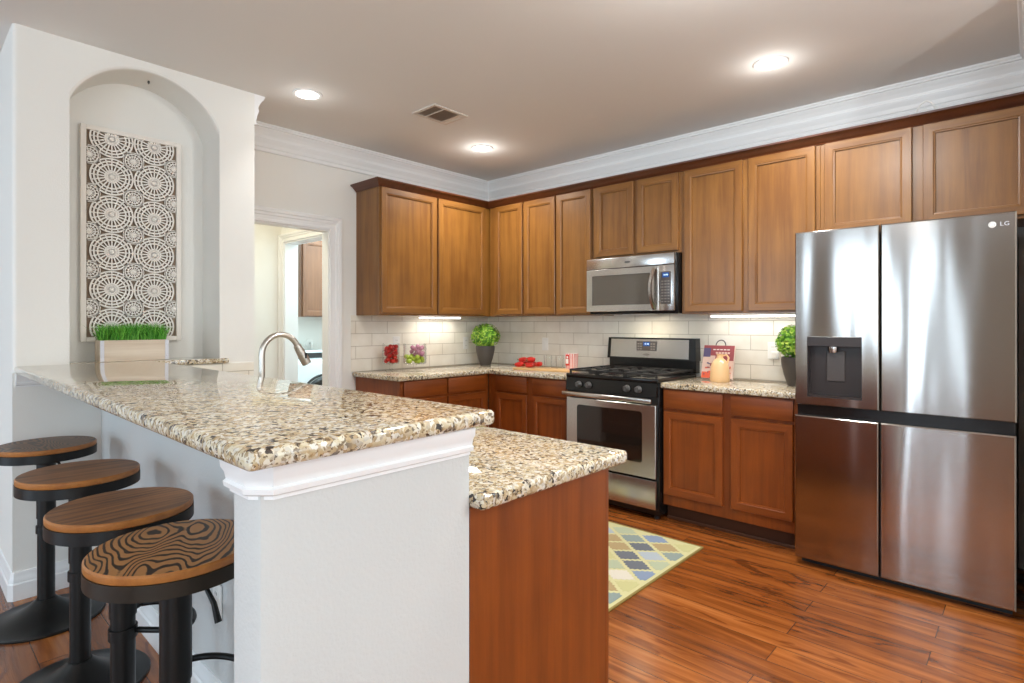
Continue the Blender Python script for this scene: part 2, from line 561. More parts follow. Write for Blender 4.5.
M['rug_edge'] = plain('rug_olive_binding', lin(140, 122, 66), 0.9, bump=(300, 0.6, 0.003))
RUGC = [lin(112, 116, 124), lin(146, 160, 156), lin(228, 220, 204), lin(186, 194, 164), lin(184, 160, 116), lin(140, 156, 182), lin(182, 192, 202), lin(206, 202, 146)]
for i, c_ in enumerate([tuple(v * 0.82 for v in q[:3]) + (1.0,) for q in RUGC]):
    M['rug%d' % i] = plain('rug_yarn', c_, 0.95, bump=(420, 0.6, 0.003))
SEAT = [contour_wood('seat_ringed_oak', lin(176, 124, 70), lin(46, 32, 22), 26, (2.6, 8.0, 1), 3.1, 0.29),
        wood('seat_worn_oak', lin(172, 116, 66), lin(72, 45, 27), 1, 0.45, 1.6, 0.0),
        wood('seat_weathered_oak', lin(160, 108, 64), lin(80, 52, 32), 1, 0.45, 1.4, 0.0),
        contour_wood('seat_dark_ringed_oak', lin(124, 88, 58), lin(66, 46, 34), 30, (3, 8.5, 1), 8.2, 0.40)]
M['seat_edge'] = wood('seat_edge_wood', lin(178, 116, 58), lin(150, 92, 44), 0, 0.4, 1.0, 0.0)


# ------------------------------------------------------------------ mesh helpers
class MB:
    def __init__(s):
        s.v, s.f, s.m = [], [], []

    def add(s, vs, fs, mi=0):
        o = len(s.v)
        s.v += [tuple(p) for p in vs]
        s.f += [tuple(o + i for i in f) for f in fs]
        s.m += (mi if isinstance(mi, list) else [mi] * len(fs))
        return s

    def box(s, a, b, bev=0.0, mi=0, seg=1, mat=None):
        if bev <= 0:
            x0, y0, z0 = a
            x1, y1, z1 = b
            vs = [(x0, y0, z0), (x1, y0, z0), (x1, y1, z0), (x0, y1, z0), (x0, y0, z1), (x1, y0, z1), (x1, y1, z1), (x0, y1, z1)]
            if mat is not None:
                vs = [mat @ Vector(p) for p in vs]
            return s.add(vs, [(3, 2, 1, 0), (4, 5, 6, 7), (0, 1, 5, 4), (1, 2, 6, 5), (2, 3, 7, 6), (3, 0, 4, 7)], mi)
        bm = bmesh.new()
        bmesh.ops.create_cube(bm, size=1)
        for v in bm.verts:
            v.co = Vector([(a[k] + b[k]) / 2 + v.co[k] * (b[k] - a[k]) for k in range(3)])
        bmesh.ops.bevel(bm, geom=bm.edges[:], offset=bev, segments=seg, profile=0.5, affect='EDGES')
        if mat is not None:
            bmesh.ops.transform(bm, matrix=mat, verts=bm.verts)
        return s.bm(bm, mi)

    def bm(s, bm, mi=0):
        bm.verts.index_update()
        s.add([v.co.copy() for v in bm.verts], [[v.index for v in f.verts] for f in bm.faces], mi)
        bm.free()
        return s

    def prism(s, outline, z0, z1, bev=0.0, seg=2, mi=0, vert_bev=True):
        bm = bmesh.new()
        vs = [bm.verts.new((x, y, z0)) for x, y in outline]
        f = bm.faces.new(vs)
        r = bmesh.ops.extrude_face_region(bm, geom=[f])
        for g in r['geom']:
            if isinstance(g, bmesh.types.BMVert):
                g.co.z = z1
        bmesh.ops.recalc_face_normals(bm, faces=bm.faces[:])
        if bev:
            ed = [e for e in bm.edges if vert_bev or abs(e.verts[0].co.z - e.verts[1].co.z) < 1e-6]
            bmesh.ops.bevel(bm, geom=ed, offset=bev, segments=seg, profile=0.5, affect='EDGES')
        return s.bm(bm, mi)

    def lathe(s, prof, c=(0, 0, 0), seg=32, mi=0, cap=True, mat=None):
        """profile of (r, z) from bottom to top"""
        vs, fs = [], []
        for r, z in prof:
            for k in range(seg):
                t = 2 * PI * k / seg
                p = Vector((c[0] + r * math.cos(t), c[1] + r * math.sin(t), c[2] + z))
                vs.append(mat @ p if mat is not None else p)
        n = len(prof)
        for i in range(n - 1):
            for k in range(seg):
                k2 = (k + 1) % seg
                fs.append((i * seg + k, i * seg + k2, (i + 1) * seg + k2, (i + 1) * seg + k))
        if cap:
            if prof[0][0] > 1e-5:
                fs.append(tuple(range(seg - 1, -1, -1)))
            if prof[-1][0] > 1e-5:
                fs.append(tuple((n - 1) * seg + k for k in range(seg)))
        return s.add(vs, fs, mi)

    def tube(s, pts, r, seg=10, mi=0, closed=False, cap=True):
        pts = [Vector(p) for p in pts]
        n = len(pts)
        rr = r if isinstance(r, (list, tuple)) else [r] * n
        vs, fs = [], []
        up = None
        for i, p in enumerate(pts):
            if closed:
                t = (pts[(i + 1) % n] - pts[i - 1]).normalized()
            else:
                t = (pts[min(i + 1, n - 1)] - pts[max(i - 1, 0)]).normalized()
            if up is None:
                up = Vector((0, 0, 1)) if abs(t.z) < 0.9 else Vector((1, 0, 0))
            a = t.cross(up)
            if a.length < 1e-4:
                a = t.cross(Vector((0, 1, 0)))
            a.normalize()
            b2 = a.cross(t).normalized()
            up = b2
            for k in range(seg):
                q = 2 * PI * k / seg
                vs.append(p + (a * math.cos(q) + b2 * math.sin(q)) * rr[i])
        for i in range(n if closed else n - 1):
            j = (i + 1) % n
            for k in range(seg):
                k2 = (k + 1) % seg
                fs.append((i * seg + k, i * seg + k2, j * seg + k2, j * seg + k))
        if cap and not closed:
            fs.append(tuple(range(seg - 1, -1, -1)))
            fs.append(tuple((n - 1) * seg + k for k in range(seg)))
        return s.add(vs, fs, mi)

    def ball(s, c, r, mi=0, u=14, v=9, sq=(1, 1, 1)):
        vs, fs = [], []
        for i in range(v + 1):
            ph = PI * i / v
            for k in range(u):
                t = 2 * PI * k / u
                vs.append((c[0] + r * sq[0] * math.sin(ph) * math.cos(t), c[1] + r * sq[1] * math.sin(ph) * math.sin(t), c[2] - r * sq[2] * math.cos(ph)))
        for i in range(v):
            for k in range(u):
                k2 = (k + 1) % u
                fs.append((i * u + k, i * u + k2, (i + 1) * u + k2, (i + 1) * u + k))
        return s.add(vs, fs, mi)

    def sweep(s, path, prof, fn, side=1, mi=0, close_prof=True):
        """mitred moulding: path of 2-D points, profile of (offset sideways, height), fn(p, q, h) -> 3-D"""
        n = len(path)
        P2 = [Vector(p) for p in path]
        ns = []
        for i in range(n - 1):
            d = (P2[i + 1] - P2[i]).normalized()
            ns.append(Vector((-d.y, d.x)) * side)
        vs, fs = [], []
        k = len(prof)
        for i in range(n):
            if i == 0:
                mit = ns[0]
            elif i == n - 1:
                mit = ns[-1]
            else:
                b = (ns[i - 1] + ns[i]).normalized()
                mit = b / max(0.2, b.dot(ns[i]))
            for o, h in prof:
                q = P2[i] + mit * o
                vs.append(fn(q.x, q.y, h))
        for i in range(n - 1):
            for j in range(k if close_prof else k - 1):
                j2 = (j + 1) % k
                fs.append((i * k + j, i * k + j2, (i + 1) * k + j2, (i + 1) * k + j))
        fs.append(tuple(range(k)))
        fs.append(tuple((n - 1) * k + j for j in range(k - 1, -1, -1)))
        return s.add(vs, fs, mi)

    def build(s, name, mats, parent=None, smooth=True, angle=35):
        me = bpy.data.meshes.new(name)
        me.from_pydata(s.v, [], s.f)
        mats = mats if isinstance(mats, (list, tuple)) else [mats]
        for mm in mats:
            me.materials.append(M[mm] if isinstance(mm, str) else mm)
        me.polygons.foreach_set('material_index', s.m)
        bm = bmesh.new()
        bm.from_mesh(me)
        bmesh.ops.remove_doubles(bm, verts=bm.verts, dist=1e-6)
        bmesh.ops.recalc_face_normals(bm, faces=bm.faces[:])
        bm.to_mesh(me)
        bm.free()
        if smooth:
            me.polygons.foreach_set('use_smooth', [True] * len(me.polygons))
            me.set_sharp_from_angle(angle=math.radians(angle))
        me.update()
        o = bpy.data.objects.new(name, me)
        C.objects.link(o)
        if parent is not None:
            o.parent = parent
        return o


def thing(name, label, cat, loc=(0, 0, 0), rot=0.0, group=None):
    o = bpy.data.objects.new(name, None)
    o.empty_display_size = 0.05
    o.location = loc
    o.rotation_euler = (0, 0, rot)
    C.objects.link(o)
    return tag(o, label, cat, group)


def tag(o, label, cat, group=None):
    o['label'] = label
    o['category'] = cat
    if group:
        o['group'] = group
    return o


def struct(name, mb, mats, parent=None, smooth=True):
    o = mb.build(name, mats, parent, smooth)
    if parent is None:
        o['kind'] = 'structure'
    return o


def copy_tree(o, parent=None):
    c = o.copy()
    C.objects.link(c)
    if parent is not None:
        c.parent = parent
    for ch in list(o.children):
        copy_tree(ch, c)
    return c


XY = lambda p, q, h: (p, q, h)

# ------------------------------------------------------------------ room shell
CH = 2.7145            # ceiling height
XF = 0.52              # face of the niche wall
struct('floor', MB().box((-2.6, -8.5, -0.06), (8.5, 0.12, 0.0)), 'floor')
struct('ceiling', MB().box((-2.6, -8.5, CH), (8.5, 0.12, CH + 0.06)), 'ceiling')
# left wall with the doorway (y -2.62 .. -1.757, to 2.03)
mb = MB()
mb.box((-0.09, -1.757, 0), (0, 0, CH))
mb.box((-0.09, -2.5545, 2.03), (0, -1.757, CH))
struct('wall_left', mb, 'wall')
struct('wall_right', MB().box((-1.9, 0.0, 0), (4.15, 0.11, CH)), 'wall')
struct('wall_fridge', MB().box((4.062, -0.86, 0), (4.15, 0.0, CH)), 'wall')
# side wall running back from the niche block
struct('wall_side', MB().box((-2.6, -3.68, 0), (-0.01, -3.56, CH)), 'white_wall')
# the niche block
NY0, NY1, NSP, NAP, NBK, SILL = -3.465, -2.758, 2.41, 2.663, 0.25, 1.098
WY0, WY1 = -3.680, -2.5545
mb = MB()
hw = (NY1 - NY0) / 2
rise = NAP - NSP
R_ = (hw * hw + rise * rise) / (2 * rise)
cy_, cz_ = (NY0 + NY1) / 2, NAP - R_
a0 = math.asin(hw / R_)
arch = [(cy_ + R_ * math.sin(-a0 + 2 * a0 * k / 64), cz_ + R_ * math.cos(-a0 + 2 * a0 * k / 64)) for k in range(65)]
mb.box((-0.01, WY0, 0), (NBK, WY1, CH))                                   # core
mb.box((NBK, WY0, 0), (XF, WY1, SILL - 0.03))                             # below the niche
mb.box((NBK, WY0 + 0.018, SILL - 0.03), (XF, NY0, CH))
mb.box((NBK, NY1, SILL - 0.03), (XF, WY1, CH))
vs, fs = [], []
rd = 0.016
for (y, z) in arch:
    nx, nz = (y - cy_) / R_, (z - cz_) / R_
    vs += [(NBK, y, z), (XF - rd, y, z), (XF - rd * 0.3, min(max(y + nx * rd * 0.3, NY0), NY1), z + nz * rd * 0.3), (XF, min(max(y + nx * rd, NY0), NY1), z + nz * rd), (XF, y, CH), (NBK, y, CH)]
n_ = len(arch)
for i in range(n_ - 1):
    for j in range(6):
        j2 = (j + 1) % 6
        fs.append((i * 6 + j, i * 6 + j2, (i + 1) * 6 + j2, (i + 1) * 6 + j))
fs += [tuple(range(6)), tuple((n_ - 1) * 6 + j for j in range(6))]
mb.add(vs, fs)
struct('wall_niche', mb, 'wall', smooth=False)
# rounded corner of the niche block on the stool side
mb = MB()
pr = [(XF - 0.018, WY0 + 0.018)] + [(XF - 0.018 + 0.018 * math.sin(t), WY0 + 0.018 - 0.018 * math.cos(t)) for t in [PI / 2 * k / 6 for k in range(7)]]
mb.prism(pr, SILL - 0.03, CH)
mb.box((NBK, WY0, SILL - 0.03), (XF - 0.018, WY0 + 0.018, CH))
struct('trim_1', mb, 'wall')
# half wall under the bar and the pier at its end
BZ = 1.064
struct('wall_bar', MB().box((XF, -3.335, 0), (3.00, -3.168, BZ)), 'white_wall')
mb = MB()
mb.prism([(3.00, -3.648), (3.072, -3.648), (3.092, -3.641), (3.10, -3.623), (3.10, -3.168), (3.00, -3.168)], 0, BZ)
struct('wall_end', mb, 'white_wall')
# living side, behind the camera
mb = MB()
WX = sorted([(a - b / 2, a + b / 2) for a, b in BACK_WINDOWS])
xs = -2.6
for a, b in WX:
    mb.box((xs, -8.5, 0), (a, -8.38, CH))
    mb.box((a, -8.5, 0), (b, -8.38, 0.08))
    mb.box((a, -8.5, 2.5), (b, -8.38, CH))
    xs = b
mb.box((xs, -8.5, 0), (8.5, -8.38, CH))
struct('wall_back', mb, 'back_dim')
mb = MB()
ys = -8.38
for a, b in sorted([(c - d / 2, c + d / 2) for c, d in SIDE_WINDOWS]):
    mb.box((8.38, ys, 0), (8.5, a, CH))
    mb.box((8.38, a, 0), (8.5, b, 0.65))
    mb.box((8.38, a, 2.55), (8.5, b, CH))
    ys = b
mb.box((8.38, ys, 0), (8.5, 0.11, CH))
struct('wall_living', mb, 'wall')
struct('wall_far', MB().box((4.15, 0.0, 0), (8.38, 0.11, CH)), 'wall')
struct('wall_dining', MB().box((-2.6, -8.38, 0), (-2.5, -3.68, CH)), 'wall')
for i, (a, b) in enumerate(WX):
    mb = MB()
    for x in (a, b - 0.03):
        mb.box((x, -8.44, 0.08), (x + 0.03, -8.40, 2.5))
    mb.box((a + 0.03, -8.44, 0.08), (b - 0.03, -8.40, 0.12))
    mb.box((a + 0.03, -8.44, 2.46), (b - 0.03, -8.40, 2.5))
    struct('window_%d' % (i + 1), mb, 'trim')
# hall and laundry behind the doorway
mb = MB()
mb.box((-1.09, -3.56, 0), (-0.973, -1.56, CH))
struct('wall_hall', mb, 'wall')
mb = MB()
mb.box((-0.90 - 0.073, -1.68, 2.03), (-0.09, -1.56, CH))
mb.box((-0.973, -1.68, 0), (-0.90, -1.56, 2.03))
mb.box((-0.15, -1.68, 0), (-0.09, -1.56, 2.03))
struct('wall_laundry', mb, 'wall')
struct('wall_washer', MB().box((-1.9, -1.56, 0), (-1.78, 0.0, CH)), 'wall')
struct('wall_corner', MB().box((-1.78, -1.66, 0), (-1.09, -1.56, CH)), 'wall')

# ceiling crown
CP = [(0.0, 2.528), (0.016, 2.528), (0.016, 2.540), (0.009, 2.544), (0.009, 2.556), (0.014, 2.562), (0.018, 2.585), (0.027, 2.610), (0.030, 2.622),
      (0.024, 2.626), (0.026, 2.640), (0.036, 2.662), (0.048, 2.680), (0.050, 2.686), (0.060, 2.688), (0.060, 2.700), (0.066, 2.704), (0.066, CH), (0.0, CH)]
mb = MB()
mb.sweep([(XF - 0.002, WY1), (0.0, WY1), (0.0, 0.0), (4.062, 0.0), (4.062, -0.86)], CP, XY, -1)
struct('trim_2', mb, 'trim', smooth=False)
# baseboards
BP = [(0, 0), (0.018, 0), (0.018, 0.075), (0.013, 0.082), (0.013, 0.098), (0.009, 0.104), (0.009, 0.118), (0.005, 0.130), (0, 0.132)]
struct('baseboard_niche', MB().sweep([(-2.5, WY0), (XF - 0.008, WY0), (XF, WY0 + 0.008), (XF, -3.335)], BP, XY, -1), 'trim')
struct('baseboard_bar', MB().sweep([(XF + 0.02, -3.335), (3.00, -3.335), (3.00, -3.63)], BP, XY, -1), 'trim')
# moulding below the bar top, around the pier and on the niche wall
TP = [(0, 1.001), (0.006, 1.001), (0.006, 1.007), (0.016, 1.012), (0.018, 1.021), (0.013, 1.025), (0.016, 1.038), (0.022, 1.047), (0.024, BZ), (0, BZ)]
struct('trim_3', MB().sweep([(2.995, -3.648), (3.072, -3.648), (3.10, -3.623), (3.10, -3.170)], TP, XY, -1), 'trim')
struct('trim_4', MB().sweep([(XF, -3.668), (XF, -3.337)], TP, XY, -1), 'trim')
# door casings: profile (outward in the wall, thickness)
DP = [(0, 0), (0, 0.010), (0.004, 0.014), (0.020, 0.014), (0.023, 0.009), (0.048, 0.012), (0.052, 0.018), (0.070, 0.020), (0.074, 0.027), (0.096, 0.029), (0.102, 0.022), (0.102, 0)]
d1 = MB().sweep([(-1.757, 0), (-1.757, 2.03), (WY1 + 0.001, 2.03)], DP, lambda p, q, h: (h, p, q), -1)
d1.box((-0.092, -1.764, 0), (0.003, -1.7575, 2.03))
d1.box((-0.092, WY1, 2.022), (0.003, -1.764, 2.0295))
struct('door_1', d1, 'trim', smooth=False)
d2 = MB().sweep([(-0.90, 0), (-0.90, 2.03), (-0.15, 2.03), (-0.15, 0)], [(o * 0.72, h) for o, h in DP], lambda p, q, h: (p, -1.68 - h, q), 1)
d2.box((-0.8995, -1.682, 0), (-0.893, -1.558, 2.03))
d2.box((-0.157, -1.682, 0), (-0.1505, -1.558, 2.03))
d2.box((-0.893, -1.682, 2.020), (-0.157, -1.558, 2.03))
struct('door_2', d2, 'trim', smooth=False)
# backsplash
struct('trim_5', MB().box((0.0005, -1.5655, 0.914), (0.008, -0.0005, 1.369)), 'tile_y')
struct('trim_6', MB().box((0.0085, -0.0085, 0.914), (3.09, -0.0005, 1.45)), 'tile_x')
struct('trim_7', MB().box((XF + 0.0005, -3.110, 0.914), (XF + 0.009, WY1 - 0.008, 1.066)), 'tile_y')


# ------------------------------------------------------------------ cabinets
def door_mb(x0, x1, z0, z1, y, th=0.019, fw=0.056):
    """framed door, front at y (towards -y): slot 0 upright grain, slot 1 level grain"""
    mb = MB()
    yb = y + th

    def loop(ins, yy):
        return [(x0 + ins, yy, z0 + ins), (x1 - ins, yy, z0 + ins), (x1 - ins, yy, z1 - ins), (x0 + ins, yy, z1 - ins)]
    loops = [loop(0, yb), loop(0, y + 0.004), loop(0.003, y), loop(fw - 0.012, y), loop(fw - 0.009, y + 0.003), loop(fw - 0.002, y + 0.004), loop(fw, y + 0.0125)]
    vs = [p for l in loops for p in l]
    fs, ms = [], []
    for i in range(len(loops) - 1):
        for j in range(4):
            j2 = (j + 1) % 4
            fs.append((i * 4 + j, i * 4 + j2, (i + 1) * 4 + j2, (i + 1) * 4 + j))
            ms.append(1 if j in (0, 2) else 0)
    mb.add(vs, fs, ms)
    mb.add(loop(0, yb), [(0, 1, 2, 3)], 0)
    pn = MB().box((x0 + fw - 0.001, y + 0.0128, z0 + fw - 0.001), (x1 - fw + 0.001, yb - 0.001, z1 - fw + 0.001))
    return mb, pn


def door(root, x0, x1, z0, z1, y, mv, mh, name='door'):
    mb, pn = door_mb(x0, x1, z0, z1, y)
    d = mb.build(name, [mv, mh], root, smooth=False)
    pn.build('panel', mv, d, smooth=False)
    return d


def drawer(root, x0, x1, z0, z1, y, mh):
    return MB().box((x0, y, z0), (x1, y + 0.019, z1), 0.004, seg=2).build('drawer_front', mh, root)


def wall_cab(label, origin, rot, x0, x1, z0, z1, doors, dz0, dz1, frame_y=-0.324, back=-0.002):
    t = thing('wall_cabinet', label, 'cabinet', origin, rot, 'wall cabinets around the kitchen corner')
    mb = MB()
    mb.box((x0, frame_y + 0.019, z0), (x1, back, z1))
    ed = [x0] + [e for d in doors for e in d] + [x1]
    mb2 = MB()
    st = 0.03
    mb2.box((x0, frame_y, z0), (x1, frame_y + 0.0185, z1), 0.0015)
    mb.build('carcass', 'up_v', t, smooth=False)
    mb2.build('face_frame', 'up_v', t, smooth=False)
    for a, b in doors:
        door(t, a, b, dz0, dz1, frame_y - 0.0195, 'up_v', 'up_h')
    return t


UZ0, UZ1 = 1.369, 2.383
wall_cab('two-door honey wood wall cabinet on the side wall above the fruit jars', (0, 0, 0), PI / 2, -1.516, -0.004, UZ0, UZ1, [(-1.506, -0.958), (-0.936, -0.381)], 1.383, 2.362)
wall_cab('two-door honey wood wall cabinet next to the inner corner above the cutting board', (0, 0, 0), 0, 0.346, 1.126, UZ0, UZ1, [(0.427, 0.755), (0.778, 1.118)], 1.383, 2.362)
wall_cab('single-door honey wood wall cabinet just left of the microwave', (0, 0, 0), 0, 1.127, 1.4790, UZ0, UZ1, [(1.134, 1.474)], 1.383, 2.362)
wall_cab('short two-door honey wood cabinet directly above the microwave', (0, 0, 0), 0, 1.4875, 2.2345, 1.802, UZ1, [(1.520, 1.857), (1.889, 2.214)], 1.818, 2.362)
wall_cab('tall two-door honey wood wall cabinet between microwave and fridge, over the book', (0, 0, 0), 0, 2.2355, 3.1125, UZ0, UZ1, [(2.260, 2.658), (2.696, 3.089)], 1.383, 2.362)
wall_cab('two-door honey wood cabinet above the refrigerator', (0, 0, 0), 0, 3.1135, 4.060, 1.815, UZ1, [(3.139, 3.565), (3.613, 4.048)], 1.832, 2.362)
# wooden crown on top of the wall cabinets
KP = [(-0.002, 2.364), (0.004, 2.364), (0.008, 2.372), (0.012, 2.374), (0.020, 2.384), (0.036, 2.398), (0.046, 2.404), (0.052, 2.408), (0.054, 2.418), (0.046, 2.420), (-0.002, 2.420)]
o = MB().sweep([(0.003, -1.518), (0.326, -1.518), (0.326, -0.326), (4.060, -0.326)], KP, XY, -1).build('cabinet_crown', 'crown_wood')
tag(o, 'dark brown wooden crown strip along the tops of the wall cabinets', 'moulding')


def base_cab(label, origin, rot, x0, x1, fronts, frame_y=-0.596, group='base cabinets along the walls', doors=True, z1=0.8755, mv='base_v', mh='base_h', toe_end=False):
    t = thing('base_cabinet', label, 'cabinet', origin, rot, group)
    MB().box((x0, frame_y + 0.0195, 0.105), (x1, -0.010, z1)).build('carcass', mv, t, smooth=False)
    MB().box((x0, frame_y, 0.105), (x1, frame_y + 0.019, z1), 0.0015).build('face_frame', mv, t, smooth=False)
    mb = MB()
    mb.box((x0 + (0.004 if toe_end else 0), -0.535, 0.0), (x1, -0.012, 0.1045))
    mb.box((x0 + (0.004 if toe_end else 0), -0.548, 0.0), (x1, -0.5355, 0.018), 0.003)
    mb.build('toe_kick', 'toe', t, smooth=False)
    for a, b in fronts:
        drawer(t, a, b, 0.745, 0.868, frame_y - 0.0195, mh)
        door(t, a, b, 0.176, 0.726, frame_y - 0.0195, mv, mh)
    return t


base_cab('base cabinet with two drawers on the side wall below the fruit jars', (0, 0, 0), PI / 2, -1.525, -0.5985, [(-1.495, -1.084), (-1.063, -0.644)])
base_cab('base cabinet with two drawers between the inner corner and the range', (0, 0, 0), 0, 0.5985, 1.470, [(0.698, 1.045), (1.103, 1.443)])
base_cab('wide base cabinet with two drawers between the range and the fridge', (0, 0, 0), 0, 2.236, 3.080, [(2.245, 2.640), (2.691, 3.046)])
# peninsula cabinet (faces the range) with its finished end panel
t = thing('peninsula_cabinet', 'cherry wood peninsula cabinet with a plain end panel beside the white pier', 'cabinet', (XF, -3.166, 0), PI)
t.rotation_euler = (0, 0, 0)
LW = 3.10 - XF
MB().box((0.003, 0.002, 0.105), (LW - 0.012, 0.560, 0.8755)).build('carcass', 'base_v', t, smooth=False)
MB().box((LW - 0.0115, 0.001, 0.0), (LW, 0.562, 0.8755), 0.001).build('end_panel', 'base_v', t, smooth=False)
MB().box((0.003, 0.5625, 0.105), (LW, 0.578, 0.8755), 0.0015).build('face_frame', 'base_v', t, smooth=False)
MB().box((0.003, 0.05, 0.0), (LW - 0.012, 0.50, 0.1045)).build('toe_kick', 'toe', t, smooth=False)
nd = 5
for k in range(nd):
    a = LW - 0.02 - (k + 1) * 0.5
    b = a + 0.465
    m1, p1 = door_mb(-b, -a, 0.176, 0.726, 0, th=0.019)
    for mbx in (m1, p1):
        mbx.v = [(-x, 0.598 - y, z) for x, y, z in mbx.v]
    d = m1.build('door', ['base_v', 'base_h'], t, smooth=False)
    p1.build('panel', 'base_v', d, smooth=False)
    MB().box((a, 0.579, 0.745), (b, 0.598, 0.868), 0.004).build('drawer_front', 'base_h', t)

# ------------------------------------------------------------------ stone tops
def stone(name, outline, z0, z1, label, bev=0.009, cat='countertop'):
    o = MB().prism(outline, z0, z1, bev, 3).build(name, 'granite')
    return tag(o, label, cat)


stone('countertop', [(0.009, -0.0095), (0.009, -1.558), (0.635, -1.558), (0.635, -0.637), (1.4735, -0.637), (1.4735, -0.0095)], 0.8765, 0.914,
      'L-shaped speckled granite countertop in the corner under the jars and cutting board')
stone('countertop', [(2.234, -0.0095), (2.234, -0.637), (3.084, -0.637), (3.084, -0.0095)], 0.8765, 0.914,
      'short speckled granite countertop between range and fridge, under the book')
stone('countertop', [(XF + 0.010, -3.1665), (3.142, -3.1665), (3.142, -2.545), (XF + 0.010, -2.545)], 0.8765, 0.914,
      'lower granite peninsula countertop beside the white pier', 0.010)
stone('bar_counter', [(XF + 0.002, -3.675), (3.154, -3.689), (3.133, -3.112), (XF + 0.002, -3.102)], BZ + 0.001, 1.100,
      'raised glossy granite bar top above the four stools', 0.012)
stone('niche_sill', [(NBK + 0.001, NY0 + 0.001), (NBK + 0.001, NY1 - 0.001), (XF + 0.001, NY1 - 0.001), (XF + 0.001, -2.716), (XF + 0.030, -2.716), (XF + 0.030, -3.098), (XF, -3.098), (XF, NY0 + 0.001)], 1.070, 1.098,
      'granite sill on the floor of the arched niche under the planter', 0.004, 'sill')


# ------------------------------------------------------------------ refrigerator
def text_obj(body, size, loc, rot, mat, parent, name='lettering', depth=0.0006, space=1.0):
    cu = bpy.data.curves.new(name, 'FONT')
    cu.body = body
    cu.size = size
    cu.extrude = depth
    cu.align_x = 'CENTER'
    cu.align_y = 'CENTER'
    cu.space_character = space
    tmp = bpy.data.objects.new(name, cu)
    C.objects.link(tmp)
    dg = bpy.context.evaluated_depsgraph_get()
    me = bpy.data.meshes.new_from_object(tmp.evaluated_get(dg))
    bpy.data.objects.remove(tmp)
    me.materials.clear()
    me.materials.append(M[mat])
    o = bpy.data.objects.new(name, me)
    C.objects.link(o)
    o.location = loc
    o.rotation_euler = rot
    o.parent = parent
    return o


FR = thing('refrigerator', 'tall stainless four-door refrigerator with a dark water dispenser at the right of the kitchen', 'refrigerator', (3.545, -0.37, 0))
fy0, fyb = -0.7465 + 0.37, -0.685 + 0.37
ox = 3.545
MB().box((3.100 - ox, fyb + 0.004, 0.05), (3.990 - ox, 0.345, 1.765), 0.006).build('case', 'case', FR)
MB().box((3.110 - ox, fyb + 0.01, 0.0), (3.980 - ox, 0.33, 0.05)).build('base_grille', 'black_matte', FR)


def fdoor(x0, x1, z0, z1, hole=None):
    x0 -= ox
    x1 -= ox
    mb = MB()
    e = 0.006
    bk = [(x0, fyb, z0), (x1, fyb, z0), (x1, fyb, z1), (x0, fyb, z1)]
    md = [(x0, fy0 + e, z0), (x1, fy0 + e, z0), (x1, fy0 + e, z1), (x0, fy0 + e, z1)]
    fr = [(x0 + e, fy0, z0 + e), (x1 - e, fy0, z0 + e), (x1 - e, fy0, z1 - e), (x0 + e, fy0, z1 - e)]
    fs = [(0, 1, 2, 3)]
    for j in range(4):
        j2 = (j + 1) % 4
        fs += [(j, j2, 4 + j2, 4 + j), (4 + j, 4 + j2, 8 + j2, 8 + j)]
    vs = bk + md + fr
    if hole is None:
        fs.append((8, 9, 10, 11))
    else:
        hx0, hx1, hz0, hz1 = hole[0] - ox, hole[1] - ox, hole[2], hole[3]
        h = [(hx0, fy0, hz0), (hx1, fy0, hz0), (hx1, fy0, hz1), (hx0, fy0, hz1)]
        hb = [(p[0], fyb - 0.002, p[2]) for p in h]
        vs += h + hb
        for j in range(4):
            j2 = (j + 1) % 4
            fs += [(8 + j, 8 + j2, 12 + j2, 12 + j), (12 + j, 12 + j2, 16 + j2, 16 + j)]
        fs.append((16, 17, 18, 19))
    mb.add(vs, fs)
    return mb


DH = (3.155, 3.410, 0.911, 1.233)
ud = fdoor(3.094, 3.4835, 0.866, 1.793, DH).build('door', 'fridge_steel', FR, smooth=False)
ud['label'] = 'upper left door with the water dispenser'
ur = fdoor(3.4905, 3.996, 0.866, 1.793).build('door', 'fridge_steel', FR, smooth=False)
ur['label'] = 'upper right door with the round badge'
fdoor(3.092, 3.4815, 0.040, 0.808).build('door', 'fridge_steel', FR, smooth=False)['label'] = 'lower left door'
fdoor(3.4885, 3.994, 0.040, 0.808).build('door', 'fridge_steel', FR, smooth=False)['label'] = 'lower right door'
MB().box((3.10 - ox, fy0 + 0.030, 0.809), (3.99 - ox, fyb + 0.003, 0.865)).build('handle_recess', 'black', FR)
for x in (3.14, 3.93):
    MB().box((x - ox, fyb - 0.03, 1.766), (x + 0.05 - ox, fyb + 0.08, 1.788), 0.005).build('hinge_cover', 'case', FR)
# dispenser: liner, header, spout, paddle, tray
dx0, dx1, dz0, dz1 = DH[0] - ox, DH[1] - ox, DH[2], DH[3]
mb = MB()
t_ = 0.004
yb_ = fyb - 0.004
mb.box((dx0 + 0.0005, fy0 - 0.001, dz0 + 0.0005), (dx0 + t_, yb_, dz1 - 0.0005))
mb.box((dx1 - t_, fy0 - 0.001, dz0 + 0.0005), (dx1 - 0.0005, yb_, dz1 - 0.0005))
mb.box((dx0 + t_, fy0 - 0.001, dz0 + 0.0005), (dx1 - t_, yb_, dz0 + 0.010))
mb.box((dx0 + t_, yb_ - 0.003, dz0 + 0.010), (dx1 - t_, yb_, dz1 - 0.0005))
dl = mb.build('dispenser', 'dispenser', ud, smooth=False)
MB().box((dx0 + t_, fy0 - 0.002, dz1 - 0.052), (dx1 - t_, yb_ - 0.004, dz1 - 0.001), 0.002).build('dispenser_header', 'dispenser', ud)
mb = MB()
mb.lathe([(0.022, -0.030), (0.026, -0.012), (0.026, 0.0)], ((dx0 + dx1) / 2 - 0.01, (fy0 + yb_) / 2 + 0.006, dz1 - 0.053), 16)
